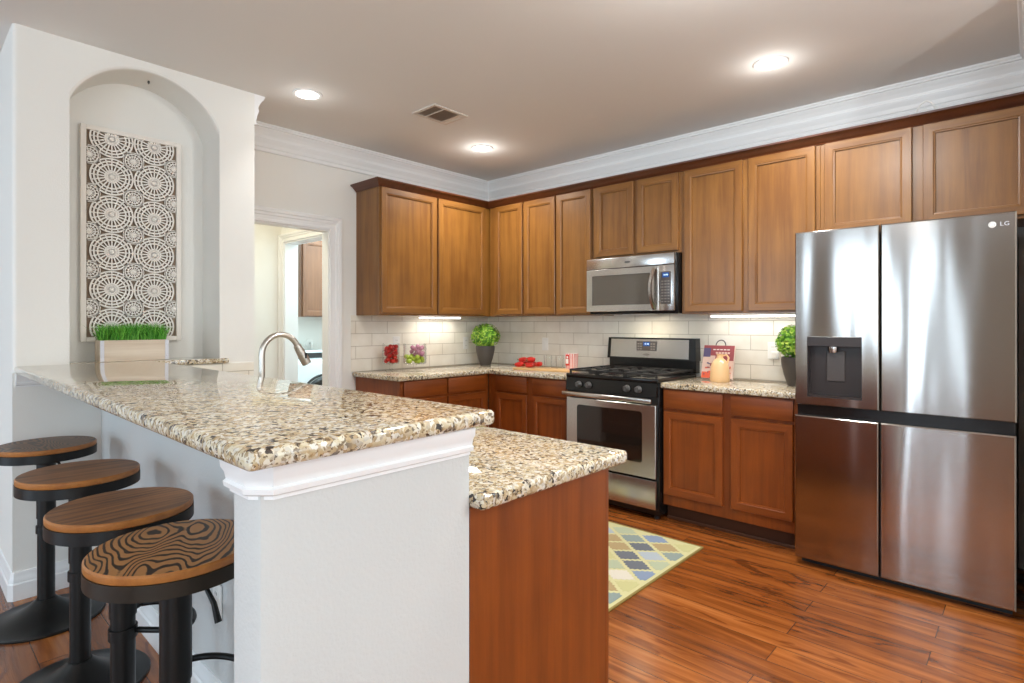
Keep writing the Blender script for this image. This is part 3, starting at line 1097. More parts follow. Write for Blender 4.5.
mb.box(((dx0 + dx1) / 2 - 0.02, fy0 + 0.02, dz1 - 0.07), ((dx0 + dx1) / 2, fy0 + 0.03, dz1 - 0.053))
mb.build('spout', 'steel', ud)
MB().box(((dx0 + dx1) / 2 - 0.045, yb_ - 0.012, dz0 + 0.085), ((dx0 + dx1) / 2 + 0.042, yb_ - 0.0035, dz1 - 0.075), 0.003).build('paddle', 'keypad', ud)
# badge on the upper right door
bx_, bz_ = 3.914 - ox, 1.741
mb = MB()
mt = Matrix.Translation((bx_, fy0 - 0.0005, bz_)) @ Matrix.Rotation(PI / 2, 4, 'X')
mb.lathe([(0.0135, 0.0), (0.0135, 0.0012)], (0, 0, 0), 28, mat=mt)
bd = mb.build('badge', 'plastic_white', ur)
mb = MB()
ring = [(bx_ + 0.0095 * math.cos(t), fy0 - 0.0020, bz_ + 0.0095 * math.sin(t)) for t in [0.15 * PI - 1.75 * PI * k / 24 + 1.85 * PI for k in range(25)]]
mb.tube(ring, 0.0009, 6)
mb.tube([(bx_ - 0.001, fy0 - 0.002, bz_ + 0.005), (bx_ - 0.001, fy0 - 0.002, bz_ - 0.004), (bx_ + 0.003, fy0 - 0.002, bz_ - 0.004)], 0.0009, 6)
mb.tube([(bx_ + 0.003, fy0 - 0.002, bz_), (bx_ + 0.0095, fy0 - 0.002, bz_)], 0.0009, 6)
mb.ball((bx_ - 0.005, fy0 - 0.0018, bz_ + 0.004), 0.0014, u=8, v=5)
mb.build('badge_mark', 'key', bd)
text_obj('LG', 0.026, (bx_ + 0.042, fy0 - 0.0006, bz_), (PI / 2, 0, 0), 'zinc', ur, 'lettering', 0.0004, 1.1)

# ------------------------------------------------------------------ range
RG = thing('gas_range', 'freestanding stainless and black gas range under the microwave', 'stove', (1.852, -0.33, 0))
rx, ry = 1.852, 0.33


def RB(x0, y0, z0, x1, y1, z1, bev=0.0, seg=2):
    return MB().box((x0 - rx, y0 + ry, z0), (x1 - rx, y1 + ry, z1), bev, seg=seg)


RB(1.4755, -0.640, 0.030, 2.2305, -0.012, 0.905, 0.002).build('body', 'black', RG)
for x in (1.50, 2.17):
    for y in (-0.60, -0.08):
        MB().lathe([(0.018, 0), (0.018, 0.029)], (x + 0.02 - rx, y + ry, 0), 12).build('foot', 'black_matte', RG)
# cooktop and control panel
RB(1.4765, -0.660, 0.906, 2.2305, -0.078, 0.934, 0.006).build('cooktop', 'black', RG)
mb = MB()
mb.add([(1.485 - rx, -0.672 + ry, 0.815), (2.224 - rx, -0.672 + ry, 0.815), (2.224 - rx, -0.662 + ry, 0.905), (1.485 - rx, -0.662 + ry, 0.905),
        (1.485 - rx, -0.641 + ry, 0.815), (2.224 - rx, -0.641 + ry, 0.815), (2.224 - rx, -0.641 + ry, 0.905), (1.485 - rx, -0.641 + ry, 0.905)],
       [(0, 1, 2, 3), (4, 7, 6, 5), (0, 4, 5, 1), (1, 5, 6, 2), (2, 6, 7, 3), (3, 7, 4, 0)])
cp = mb.build('control_panel', 'black', RG, smooth=False)
for x in (1.603, 1.688, 2.003, 2.093):
    kb = MB()
    mt = Matrix.Translation((x - rx, -0.668 + ry, 0.860)) @ Matrix.Rotation(PI / 2, 4, 'X')
    kb.lathe([(0.024, 0.0), (0.024, 0.006), (0.020, 0.010), (0.018, 0.028), (0.016, 0.031)], (0, 0, 0), 20, mat=mt)
    kb.box((x - 0.0035 - rx, -0.704 + ry, 0.843), (x + 0.0035 - rx, -0.695 + ry, 0.877), 0.002)
    kb.build('knob', 'knob', RG)
# oven door with rounded window
od = MB()
X0, X1, Z0, Z1, YF, YB = 1.490 - rx, 2.218 - rx, 0.276, 0.760, -0.671 + ry, -0.642 + ry
wx0, wx1, wz0, wz1, wr = 1.585 - rx, 2.120 - rx, 0.371, 0.713, 0.022


def rrect(x0, x1, z0, z1, r, y, n=5):
    pts = []
    for cx, cz, a in ((x1 - r, z0 + r, -PI / 2), (x1 - r, z1 - r, 0), (x0 + r, z1 - r, PI / 2), (x0 + r, z0 + r, PI)):
        for k in range(n + 1):
            q = a + PI / 2 * k / n
            pts.append((cx + r * math.cos(q), y, cz + r * math.sin(q)))
    return pts


def frame_mesh(mb, x0, x1, z0, z1, yf, yb, hx0, hx1, hz0, hz1, r, depth, ro=0.004):
    A = rrect(x0, x1, z0, z1, ro, yb)
    B = rrect(x0, x1, z0, z1, ro, yf + 0.003)
    Cc = rrect(x0 + 0.003, x1 - 0.003, z0 + 0.003, z1 - 0.003, ro, yf)
    D = rrect(hx0, hx1, hz0, hz1, r, yf)
    E_ = rrect(hx0, hx1, hz0, hz1, r, yf + depth)
    L_ = [A, B, Cc, D, E_]
    n = len(A)
    fs = []
    for i in range(4):
        for j in range(n):
            j2 = (j + 1) % n
            fs.append((i * n + j, i * n + j2, (i + 1) * n + j2, (i + 1) * n + j))
    fs.append(tuple(range(n)))
    mb.add([p for l in L_ for p in l], fs)
    return mb


frame_mesh(od, X0, X1, Z0, Z1, YF, YB, wx0, wx1, wz0, wz1, wr, 0.006)
odo = od.build('oven_door', 'steel', RG)
g = rrect(wx0 + 0.0005, wx1 - 0.0005, wz0 + 0.0005, wz1 - 0.0005, wr, YF + 0.003) + rrect(wx0 + 0.0005, wx1 - 0.0005, wz0 + 0.0005, wz1 - 0.0005, wr, YF + 0.006)
n = len(g) // 2
gm = MB().add(g, [tuple(range(n)), tuple(range(n, 2 * n))] + [(j, (j + 1) % n, n + (j + 1) % n, n + j) for j in range(n)])
gm.build('window', 'glass_dark', odo)
hb = MB()
hb.box((1.480 - rx, -0.722 + ry, 0.776), (2.210 - rx, -0.700 + ry, 0.808), 0.008, seg=3)
for x in (1.53, 2.14):
    hb.box((x - rx, -0.701 + ry, 0.782), (x + 0.03 - rx, -0.642 + ry, 0.802))
hb.build('handle', 'steel', odo)
RB(1.485, -0.643, 0.760, 2.222, -0.640, 0.815).build('vent_strip', 'black_matte', RG)
RB(1.490, -0.671, 0.074, 2.218, -0.642, 0.262, 0.003).build('storage_drawer', 'steel', RG)
# backguard
mb = MB()
mb.add([(1.474 - rx, -0.098 + ry, 1.026), (2.232 - rx, -0.098 + ry, 1.026), (2.226 - rx, -0.086 + ry, 1.192), (1.480 - rx, -0.086 + ry, 1.192),
        (1.474 - rx, -0.012 + ry, 1.026), (2.232 - rx, -0.012 + ry, 1.026), (2.226 - rx, -0.012 + ry, 1.192), (1.480 - rx, -0.012 + ry, 1.192)],
       [(0, 1, 2, 3), (4, 7, 6, 5), (0, 4, 5, 1), (1, 5, 6, 2), (2, 6, 7, 3), (3, 7, 4, 0)])
mb.box((1.482 - rx, -0.075 + ry, 0.935), (2.224 - rx, -0.012 + ry, 1.026))
bg = mb.build('backguard', 'black', RG, smooth=False)
mb = MB()
mb.add([(1.505 - rx, -0.1000 + ry, 1.038), (2.178 - rx, -0.1000 + ry, 1.038), (2.176 - rx, -0.0892 + ry, 1.180), (1.508 - rx, -0.0892 + ry, 1.180),
        (1.505 - rx, -0.094 + ry, 1.038), (2.178 - rx, -0.094 + ry, 1.038), (2.176 - rx, -0.0862 + ry, 1.180), (1.508 - rx, -0.0862 + ry, 1.180)],
       [(0, 1, 2, 3), (4, 7, 6, 5), (0, 4, 5, 1), (1, 5, 6, 2), (2, 6, 7, 3), (3, 7, 4, 0)])
mb.build('backguard_plate', 'steel', bg, smooth=False)
mb = MB()
mb.box((1.745 - rx, -0.1010 + ry, 1.092), (1.915 - rx, -0.094 + ry, 1.166), 0.001)
clk = mb.build('clock_panel', 'keypad', bg)
MB().box((1.805 - rx, -0.1022 + ry, 1.128), (1.862 - rx, -0.1012 + ry, 1.160)).build('clock_display', 'display', bg)
for k in range(6):
    for xb in (1.755, 1.868):
        MB().box((xb - rx + (k % 2) * 0.022, -0.1018 + ry, 1.100 + (k // 2) * 0.02), (xb + 0.016 - rx + (k % 2) * 0.022, -0.1012 + ry, 1.110 + (k // 2) * 0.02)).build('button', 'key', bg, smooth=False)
text_obj('10:48', 0.018, (1.8335 - rx, -0.1024 + ry, 1.144), (PI / 2, 0, 0), 'digits', bg, 'digits', 0.0003)
mb = MB()
mt = Matrix.Translation((1.830 - rx, -0.0985 + ry, 1.062)) @ Matrix.Rotation(PI / 2, 4, 'X') @ Matrix.Diagonal((1.0, 0.30, 1, 1))
mb.lathe([(0.028, 0), (0.028, 0.001)], (0, 0, 0), 24, mat=mt)
mb.build('maker_mark', 'key', bg)
# burners and grates
for bx0, by0 in ((1.63, -0.50), (1.63, -0.24), (2.07, -0.50), (2.07, -0.24), (1.85, -0.37)):
    mb = MB()
    mb.lathe([(0.052, 0.0), (0.052, 0.006), (0.034, 0.008), (0.034, 0.016), (0.026, 0.019)], (bx0 - rx, by0 + ry, 0.9345), 24)
    mb.build('burner', 'black_matte', RG)
for (gx0, gx1) in ((1.492, 1.735), (1.740, 1.966), (1.971, 2.214)):
    mb = MB()
    zt = 0.966
    ya, yb2 = -0.640, -0.105
    bw = 0.012
    for x in (gx0, gx1 - bw):
        mb.box((x - rx, ya + ry, zt - 0.014), (x + bw - rx, yb2 + ry, zt), 0.002)
    for y in (ya, (ya + yb2) / 2 - bw / 2, yb2 - bw):
        mb.box((gx0 + bw - rx, y + ry, zt - 0.014), (gx1 - bw - rx, y + bw + ry, zt), 0.002)
    xm = (gx0 + gx1) / 2
    for yc in (-0.50, -0.24):
        for sx in (-1, 1):
            xa, xb = xm + sx * 0.030, (gx0 + bw if sx < 0 else gx1 - bw)
            mb.box((min(xa, xb) - rx, yc - 0.005 + ry, zt - 0.010), (max(xa, xb) - rx, yc + 0.005 + ry, zt + 0.002), 0.002)
        for sy in (-1, 1):
            y1_ = yc + sy * 0.030
            y2_ = yc + sy * 0.118
            mb.box((xm - 0.005 - rx, min(y1_, y2_) + ry, zt - 0.010), (xm + 0.005 - rx, max(y1_, y2_) + ry, zt + 0.002), 0.002)
    for x in (gx0 + 0.002, gx1 - 0.014):
        for y in (ya + 0.002, yb2 - 0.014):
            mb.box((x - rx, y + ry, 0.9345), (x + 0.012 - rx, y + 0.012 + ry, zt - 0.013))
    mb.build('grate', 'black_matte', RG)

# ------------------------------------------------------------------ microwave
MW = thing('microwave', 'over-the-range stainless microwave with a curved handle above the stove', 'microwave', (1.85, -0.2, 1.390))
mx_, my_, mz_ = 1.85, 0.2, -1.390


def WB(x0, y0, z0, x1, y1, z1, bev=0.0, seg=2):
    return MB().box((x0 - mx_, y0 + my_, z0 + mz_), (x1 - mx_, y1 + my_, z1 + mz_), bev, seg=seg)


WB(1.490, -0.368, 1.374, 2.229, -0.010, 1.799, 0.002).build('body', 'black', MW)
vb = WB(1.480, -0.403, 1.717, 2.216, -0.3685, 1.797, 0.004).build('vent_band', 'steel', MW)
mb = MB()
mt = Matrix.Translation((1.845 - mx_, -0.4032 + my_, 1.755 + mz_)) @ Matrix.Rotation(PI / 2, 4, 'X') @ Matrix.Diagonal((1.0, 0.36, 1, 1))
mb.lathe([(0.024, 0), (0.024, 0.001)], (0, 0, 0), 24, mat=mt)
mb.build('maker_mark', 'knob', vb)
md = MB()
frame_mesh(md, 1.480 - mx_, 2.096 - mx_, 1.393 + mz_, 1.714 + mz_, -0.403 + my_, -0.3685 + my_, 1.534 - mx_, 2.030 - mx_, 1.441 + mz_, 1.666 + mz_, 0.006, 0.006)
mdo = md.build('door', 'steel', MW)
g = rrect(1.5345 - mx_, 2.0295 - mx_, 1.4415 + mz_, 1.6655 + mz_, 0.006, -0.4 + my_) + rrect(1.5345 - mx_, 2.0295 - mx_, 1.4415 + mz_, 1.6655 + mz_, 0.006, -0.397 + my_)
n = len(g) // 2
MB().add(g, [tuple(range(n)), tuple(range(n, 2 * n))] + [(j, (j + 1) % n, n + (j + 1) % n, n + j) for j in range(n)]).build('window', 'glass_mw', mdo)
mb = MB()
pts = []
for k in range(17):
    u = k / 16
    z = 1.400 + 0.300 * u
    pts.append((2.064 - mx_ - 0.010 * math.sin(PI * u), -0.404 - 0.045 * math.sin(PI * u) ** 0.7 + my_, z + mz_))
vs, fs = [], []
for p in pts:
    for dx, dy in ((-0.015, 0.003), (-0.009, -0.008), (0.009, -0.008), (0.015, 0.003)):
        vs.append((p[0] + dx, p[1] + dy, p[2]))
for i in range(16):
    for j in range(4):
        fs.append((i * 4 + j, i * 4 + (j + 1) % 4, i * 4 + 4 + (j + 1) % 4, i * 4 + 4 + j))
fs += [(0, 1, 2, 3), (64, 65, 66, 67)]
mb.add(vs, fs)
mb.build('handle', 'steel', mdo)
pnl = WB(2.098, -0.403, 1.393, 2.216, -0.3685, 1.714, 0.003).build('control_panel', 'steel', MW)
WB(2.111, -0.4045, 1.440, 2.192, -0.403, 1.667, 0.0005).build('keypad', 'keypad', pnl)
WB(2.128, -0.4058, 1.626, 2.178, -0.4046, 1.660).build('clock_display', 'display', pnl)
text_obj('10:48', 0.016, (2.153 - mx_, -0.406 + my_, 1.643 + mz_), (PI / 2, 0, 0), 'digits', pnl, 'digits', 0.0003)
for r_ in range(8):
    for c__ in range(3):
        x, z = 2.120 + c__ * 0.024, 1.452 + r_ * 0.0205
        MB().box((x - mx_, -0.4052 + my_, z + mz_), (x + 0.014 - mx_, -0.4046 + my_, z + 0.008 + mz_)).build('button', 'key', pnl, smooth=False)
WB(1.74, -0.30, 1.369, 1.96, -0.16, 1.3735).build('hood_lamp', 'plastic_white', MW)

# ------------------------------------------------------------------ faucet
FT = thing('kitchen_faucet', 'brushed nickel gooseneck faucet standing behind the raised bar top', 'faucet', (1.785, -3.065, 0.914))
mb = MB()
mb.lathe([(0.028, 0.0), (0.028, 0.006), (0.022, 0.012), (0.019, 0.05), (0.0165, 0.06)], (0, 0, 0.0), 24)
mb.build('base', 'nickel', FT)
pts = [(0, 0, 0.055), (0, 0, 0.262)]
for k in range(1, 17):
    a = PI * k / 16 * 0.86
    pts.append((0.0, 0.077 - 0.077 * math.cos(a), 0.262 + 0.080 * math.sin(a)))
MB().tube(pts, 0.0115, 16).build('neck', 'nickel', FT)
p, q = Vector(pts[-1]), (Vector(pts[-1]) - Vector(pts[-2])).normalized()
sp = [p, p + q * 0.012, p + q * 0.03, p + q * 0.075, p + q * 0.09]
hd = MB().tube(sp, [0.015, 0.016, 0.0175, 0.020, 0.019], 16).build('spray_head', 'nickel', FT)
MB().box((-0.004, -0.004, -0.012), (0.004, 0.004, 0.012), 0.002, mat=Matrix.Translation(p + q * 0.05 + Vector((0.017, 0.006, 0.0)))).build('spray_button', 'black', hd)
mb = MB()
mb.tube([(0.0, 0.0, 0.035), (0.045, 0, 0.035)], 0.011, 12)
mb.tube([(0.040, 0, 0.035), (0.048, 0, 0.10)], [0.007, 0.005], 10)
mb.build('lever', 'nickel', FT)

# ------------------------------------------------------------------ bar stools
STOOL_LABELS = ['bar stool with a boldly ringed wood seat, nearest the white pier',
                'bar stool with a plain worn wood seat, second from the white pier',
                'bar stool with a weathered wood seat, third from the white pier',
                'bar stool with a dark ringed wood seat, farthest, beside the niche wall']
STOOLS = [(2.532, -3.600, 0.0, -0.50), (2.082, -3.603, 0.0, 0.05), (1.515, -3.602, 0.0, -0.05), (0.83, -3.600, 0.0, 0.25)]
SH, SR = 0.770, 0.181
for i, (x, y, z, rz) in enumerate(STOOLS):
    st = thing('bar_stool', STOOL_LABELS[i], 'stool', (x, y, 0), rz, 'bar stools under the granite bar')
    mb = MB()
    mb.lathe([(0.0, SH - 0.020), (SR - 0.002, SH - 0.020), (SR, SH - 0.017), (SR, SH - 0.004), (SR - 0.004, SH)], (0, 0, 0), 64, cap=False, mi=1)
    mb.lathe([(SR - 0.004, SH), (0.0, SH)], (0, 0, 0), 64, cap=False, mi=0)
    mb.build('seat', [SEAT[i], 'seat_edge'], st)
    mb = MB()
    mb.lathe([(0.0, SH - 0.024), (SR - 0.010, SH - 0.024), (SR - 0.010, SH - 0.055), (SR + 0.001, SH - 0.055), (SR + 0.001, SH - 0.0205), (0.0, SH - 0.0205)], (0, 0, 0), 64, cap=False)
    mb.build('seat_rim', 'rim_metal' if i == 0 else 'stool_metal', st)
    mb = MB()
    mb.box((-0.09, -0.09, SH - 0.036), (0.09, 0.09, SH - 0.0245), 0.004)
    mb.lathe([(0.045, SH - 0.085), (0.055, SH - 0.036)], (0, 0, 0), 24)
    mb.build('mount_plate', 'stool_metal', st)
    mb = MB()
    mb.lathe([(0.0345, 0.445), (0.0345, SH - 0.085)], (0, 0, 0), 28)
    mb.build('piston', 'stool_metal', st)
    mb = MB()
    mb.lathe([(0.0315, 0.080), (0.0315, 0.4445)], (0, 0, 0), 28)
    mb.build('column', 'stool_metal', st)
    mb = MB()
    prof = [(0.214, 0.0), (0.215, 0.006), (0.211, 0.011)]
    for k in range(1, 13):
        u = k / 12
        prof.append((0.211 - (0.211 - 0.036) * u, 0.011 + 0.078 * u ** 2.2))
    mb.lathe(prof, (0, 0, 0), 56)
    mb.build('base', 'stool_metal', st)
    mb = MB()
    loop = []
    for k in range(25):
        a = -0.42 * PI + 0.84 * PI * k / 24
        loop.append((0.085 + 0.095 * math.cos(a), 0.150 * math.sin(a) / math.sin(0.42 * PI) * 0.9, 0.395))
    loop = [(0.028, -0.026, 0.395), (0.07, -0.11, 0.395)] + loop[1:-1] + [(0.07, 0.11, 0.395), (0.028, 0.026, 0.395)]
    fr_ = MB().tube(loop, 0.0085, 10)
    fr_.lathe([(0.037, 0.380), (0.037, 0.412)], (0, 0, 0), 24)
    fro = fr_.build('footrest', 'stool_metal', st)
    fro.rotation_euler = (0, 0, PI / 2 - rz + 0.25)
    MB().tube([(0.05, 0, SH - 0.070), (0.10, 0.0, SH - 0.075), (0.135, 0, SH - 0.115), (0.150, 0, SH - 0.155)], [0.005, 0.005, 0.006, 0.008], 8).build('lift_lever', 'stool_metal', st).rotation_euler = (0, 0, -rz + 0.3)

# ------------------------------------------------------------------ carved panel in the niche
AX = NBK + 0.012
ART = thing('carved_wall_panel', 'tall whitewashed carved wood panel of round medallions hanging in the arched niche', 'wall art', (AX, -3.133, 1.202))
AW, AH, AT = 0.490, 1.178, 0.022
fb = 0.026
mb = MB()
for a, b in (((0, -AW / 2, 0), (AT, -AW / 2 + fb, AH)), ((0, AW / 2 - fb, 0), (AT, AW / 2, AH)),
             ((0, -AW / 2 + fb, 0), (AT, AW / 2 - fb, fb)), ((0, -AW / 2 + fb, AH - fb), (AT, AW / 2 - fb, AH))):
    mb.box(a, b, 0.002)
mb.build('frame', 'wash', ART)
iy, iz0, iz1 = AW / 2 - fb, fb, AH - fb


def bar2(mb, p, q, wd, x0, x1):
    """carved bar between two points of the panel plane: pale face, sides browned as shade; kept inside the frame"""
    mid = ((p[0] + q[0]) / 2, (p[1] + q[1]) / 2)
    if abs(mid[0]) > iy or not (iz0 < mid[1] < iz1):
        return
    d = Vector((q[0] - p[0], q[1] - p[1]))
    L = d.length
    if L < 1e-6:
        return
    d /= L
    nrm = Vector((-d.y, d.x)) * (wd / 2)
    c = [(p[0] + nrm.x, p[1] + nrm.y), (q[0] + nrm.x, q[1] + nrm.y), (q[0] - nrm.x, q[1] - nrm.y), (p[0] - nrm.x, p[1] - nrm.y)]
    cl = lambda a: (max(-iy, min(iy, a[0])), max(iz0, min(iz1, a[1])))
    c = [cl(a) for a in c]
    vs = [(x1, a[0], a[1]) for a in c] + [(x0, a[0], a[1]) for a in c]
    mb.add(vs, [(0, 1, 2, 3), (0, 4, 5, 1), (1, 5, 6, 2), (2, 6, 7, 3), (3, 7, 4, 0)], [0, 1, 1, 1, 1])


def rosette(mb, cy, cz, R, rings, spokes, wr, ws, hub):
    for rr in rings:
        n = max(16, int(44 * rr / 0.1))
        for k in range(n):
            a, b = 2 * PI * k / n, 2 * PI * (k + 1) / n
            bar2(mb, (cy + rr * math.cos(a), cz + rr * math.sin(a)), (cy + rr * math.cos(b), cz + rr * math.sin(b)), wr, 0.003, 0.020)
    for k in range(spokes):
        a = 2 * PI * k / spokes
        for s0, s1 in ((hub, R * 0.4), (R * 0.4, R * 0.7), (R * 0.7, R)):
            bar2(mb, (cy + s0 * math.cos(a), cz + s0 * math.sin(a)), (cy + s1 * math.cos(a), cz + s1 * math.sin(a)), ws, 0.003, 0.019)
    n = 14
    if abs(cy) < iy - hub and iz0 + hub < cz < iz1 - hub:
        vs = [(0.024, cy, cz)] + [(0.020, cy + hub * 1.15 * math.cos(2 * PI * k / n), cz + hub * 1.15 * math.sin(2 * PI * k / n)) for k in range(n)]
        mb.add(vs, [(0, 1 + k, 1 + (k + 1) % n) for k in range(n)], 0)


pt = 0.2085
c0z = 2.116 - 1.202
for r_ in range(-5, 3):
    for cy in (-0.1035, 0.1035):
        cz = c0z + r_ * pt
        if -0.1 < cz < AH + 0.1:
            mb = MB()
            rosette(mb, cy, cz, 0.101, (0.099, 0.083, 0.066, 0.032), 20, 0.0090, 0.0072, 0.011)
            if mb.f:
                mb.build('medallion', ['wash', 'carve_shade'], ART, smooth=False)
    mb = MB()
    for cy in (-0.207, 0.0, 0.207):
        cz = c0z + (r_ + 0.5) * pt
        if 0.0 < cz < AH:
            rosette(mb, cy, cz, 0.042, (0.042, 0.028), 14, 0.006, 0.005, 0.010)
            rosette(mb, cy, cz, 0.0, (0.050,), 1, 0.004, 0.003, 0.004)
    if mb.f:
        mb.build('floret', ['wash', 'carve_shade'], ART, smooth=False)
MB().box((0.0, -iy, iz0), (0.0025, iy, iz1)).build('shade_sheet', 'carve_shade', ART, smooth=False)  # brown sheet painted as the shaded wall behind the holes

# small hook in the crown of the niche
hk = MB()
hk.lathe([(0.006, 0.0), (0.005, 0.012)], (0, 0, -0.012), 10)
hk.tube([(0, 0, -0.012), (0, 0, -0.018)], 0.0025, 6)
o = hk.build('ceiling_hook', 'slot')
o.location = (0.40, -3.09, NAP - 0.0035)
tag(o, 'tiny dark hook in the top of the arched niche', 'hook')

# planter with grass
PL = thing('grass_planter', 'whitewashed wooden box planter of green grass on the niche sill', 'planter', (0.375, -3.160, 1.0985))
mb = MB()
pw, pd, ph, pt_ = 0.162, 0.055, 0.113, 0.010
for a, b in (((-pd, -pw, 0), (-pd + pt_, pw, ph)), ((pd - pt_, -pw, 0), (pd, pw, ph)), ((-pd + pt_, -pw, 0), (pd - pt_, -pw + pt_, ph)), ((-pd + pt_, pw - pt_, 0), (pd - pt_, pw, ph)), ((-pd + pt_, -pw + pt_, 0.0), (pd - pt_, pw - pt_, 0.085))):
    mb.box(a, b, 0.001)
mb.build('box', 'pale_wood', PL, smooth=False)
for s in (-1, 1):
    yc = s * (pw - 0.010)
    m_ = MB()
    m_.box((pd + 0.0003, yc - 0.009, 0.001), (pd + 0.002, yc + 0.009, ph - 0.001), 0.0005)
    m_.ball((pd + 0.002, yc, 0.025), 0.003, u=8, v=5)
    m_.ball((pd + 0.002, yc, 0.088), 0.003, u=8, v=5)
    m_.build('corner_strap', 'zinc', PL)
mb = MB()
rg = random.Random(3)
for k in range(2200):
    bx, by = rg.uniform(-pd + 0.013, pd - 0.013), rg.uniform(-pw + 0.012, pw - 0.012)
    h = rg.uniform(0.075, 0.128)
    lean = Vector((rg.gauss(0.012, 0.024), rg.gauss(-0.006, 0.030)))
    wv = rg.uniform(0, PI)
    wx, wy = 0.0014 * math.cos(wv), 0.0014 * math.sin(wv)
    z0 = 0.086
    p1 = (bx + lean.x * 0.35, by + lean.y * 0.35, z0 + h * 0.6)
    p2 = (bx + lean.x, by + lean.y, z0 + h)
    mb.add([(bx - wx, by - wy, z0), (bx + wx, by + wy, z0), (p1[0] + wx, p1[1] + wy, p1[2]), (p1[0] - wx, p1[1] - wy, p1[2]), p2], [(0, 1, 2, 3), (3, 2, 4)], rg.randint(0, 1))
mb.build('grass', ['grass', 'grass2'], PL, smooth=False)


# ------------------------------------------------------------------ small things on the counters
def topiary(loc, label, fs_=1.0):
    t = thing('potted_topiary', label, 'plant', loc, 0, 'ball topiaries in charcoal pots')
    mb = MB()
    mb.lathe([(0.0, 0.0), (0.046, 0.0), (0.052, 0.006), (0.072, 0.070), (0.086, 0.130), (0.089, 0.165), (0.087, 0.180), (0.080, 0.180), (0.079, 0.160), (0.0, 0.158)], (0, 0, 0), 36, cap=False)
    mb.build('pot', 'pot', t)
    mb = MB()
    r = random.Random(int(loc[0] * 100))
    mb.ball((0, 0, 0.272), 0.108 * fs_, 1, 18, 12, (1, 1, 0.92))
    for k in range(1300):
        zz = r.uniform(-0.9, 1)
        a = r.uniform(0, 2 * PI)
        s = math.sqrt(max(0, 1 - zz * zz))
        d = Vector((s * math.cos(a), s * math.sin(a), zz))
        c = Vector((0, 0, 0.272)) + Vector((d.x, d.y, d.z * 0.90)) * r.uniform(0.105, 0.136) * fs_
        u = d.cross(Vector((r.uniform(-1, 1), r.uniform(-1, 1), r.uniform(-1, 1)))).normalized()
        n2 = (d + Vector((r.gauss(0, .5), r.gauss(0, .5), r.gauss(0, .5) + 0.25))).normalized()
        u = (u - n2 * u.dot(n2)).normalized()
        v = n2.cross(u)
        l, wd = r.uniform(0.010, 0.016), r.uniform(0.005, 0.008)
        mb.add([c - u * l, c + v * wd + n2 * 0.001, c + u * l, c - v * wd + n2 * 0.001], [(0, 1, 2, 3)], r.choice([0, 0, 1, 2]))
    mb.build('foliage', ['leaf', 'leaf2', 'leaf3'], t, smooth=False)
    return t


topiary((0.245, -0.285, 0.9145), 'round green topiary in a charcoal pot in the counter corner')
topiary((2.966, -0.270, 0.9145), 'round green topiary in a charcoal pot half hidden by the refrigerator', 0.9)


def glass_jar(name, label, loc, R, foot_h, H):
    t = thing(name, label, 'jar', loc, 0, 'footed glass jars of fruit')
    th = 0.003
    mb = MB()
    mb.lathe([(0.0, foot_h), (R * 0.9, foot_h), (R, foot_h + 0.008), (R, H), (R - th, H), (R - th, foot_h + 0.010), (R * 0.88, foot_h + 0.005), (0.0, foot_h + 0.005)], (0, 0, 0), 40, cap=False)
    mb.build('bowl', 'glass', t)
    mb = MB()
    mb.lathe([(R * 0.80, 0.0), (R * 0.82, 0.004), (R * 0.3, 0.012), (0.012, 0.022), (0.011, foot_h - 0.012), (0.022, foot_h - 0.0005)], (0, 0, 0), 36)
    mb.build('foot', 'glass', t)
    return t


def drop(rg, placed, R, r, z0, side=None):
    """lowest resting spot among random drops"""
    best = None
    for _ in range(28):
        a, q = rg.uniform(0, 2 * PI), (R - r) * math.sqrt(rg.random())
        x, y = q * math.cos(a), q * math.sin(a)
        if side and side(x, y):
            continue
        z = z0 + r
        for (px, py, pz, pr) in placed:
            d2 = (px - x) ** 2 + (py - y) ** 2
            if d2 < (r + pr) ** 2:
                z = max(z, pz + math.sqrt((r + pr) ** 2 - d2) * 1.002)
        if best is None or z < best[2]:
            best = (x, y, z, r)
    return best


def pile(rg, n, R, r, z0, zmax, side=None, below=()):
    placed = list(below)
    out = []
    for _ in range(n):
        b = drop(rg, placed, R, r, z0, side)
        if b and b[2] + r < zmax:
            placed.append(b)
            out.append(b[:3])
    return out


J1 = (0.165, -1.295, 0.9145)
glass_jar('fruit_jar', 'footed clear glass jar filled with red apples', J1, 0.070, 0.058, 0.225)
rg = random.Random(5)
r1 = 0.0190
AP = pile(rg, 46, 0.0660, r1, 0.064, 0.222)


def apple_mesh(mb, r):
    prof = []
    for k in range(13):
        a = PI * k / 12
        rr = r * math.sin(a) * (1.0 + 0.06 * math.cos(a))
        zz = -r * 0.95 * math.cos(a)
        if k >= 10:
            zz -= r * 0.16 * (k - 9) / 3
        prof.append((rr if 0 < k < 12 else 0.0, zz))
    return mb.lathe(prof, (0, 0, 0), 16, cap=False)


apple0 = None
for i, (x, y, z) in enumerate(AP):
    lay = 'at the bottom' if z < 0.09 else ('in the middle' if z < 0.15 else 'on top')
    lb = 'small red apple %s of the left glass jar' % lay
    if apple0 is None:
        a = thing('apple', lb, 'fruit', (0, 0, 0), 0, 'red apples %s of the left jar' % lay)
        apple_mesh(MB(), r1).build('flesh', 'red', a)
        MB().tube([(0, 0, r1 * 0.70), (0.002, 0, r1 * 1.0)], 0.0012, 6).build('stem', 'stem', a)
        apple0 = a
    else:
        a = copy_tree(apple0)
        tag(a, lb, 'fruit', 'red apples %s of the left jar' % lay)
    a.location = (J1[0] + x, J1[1] + y, J1[2] + z)
    a.rotation_euler = (rg.uniform(-0.25, 0.25), rg.uniform(-0.25, 0.25), rg.uniform(0, 6))

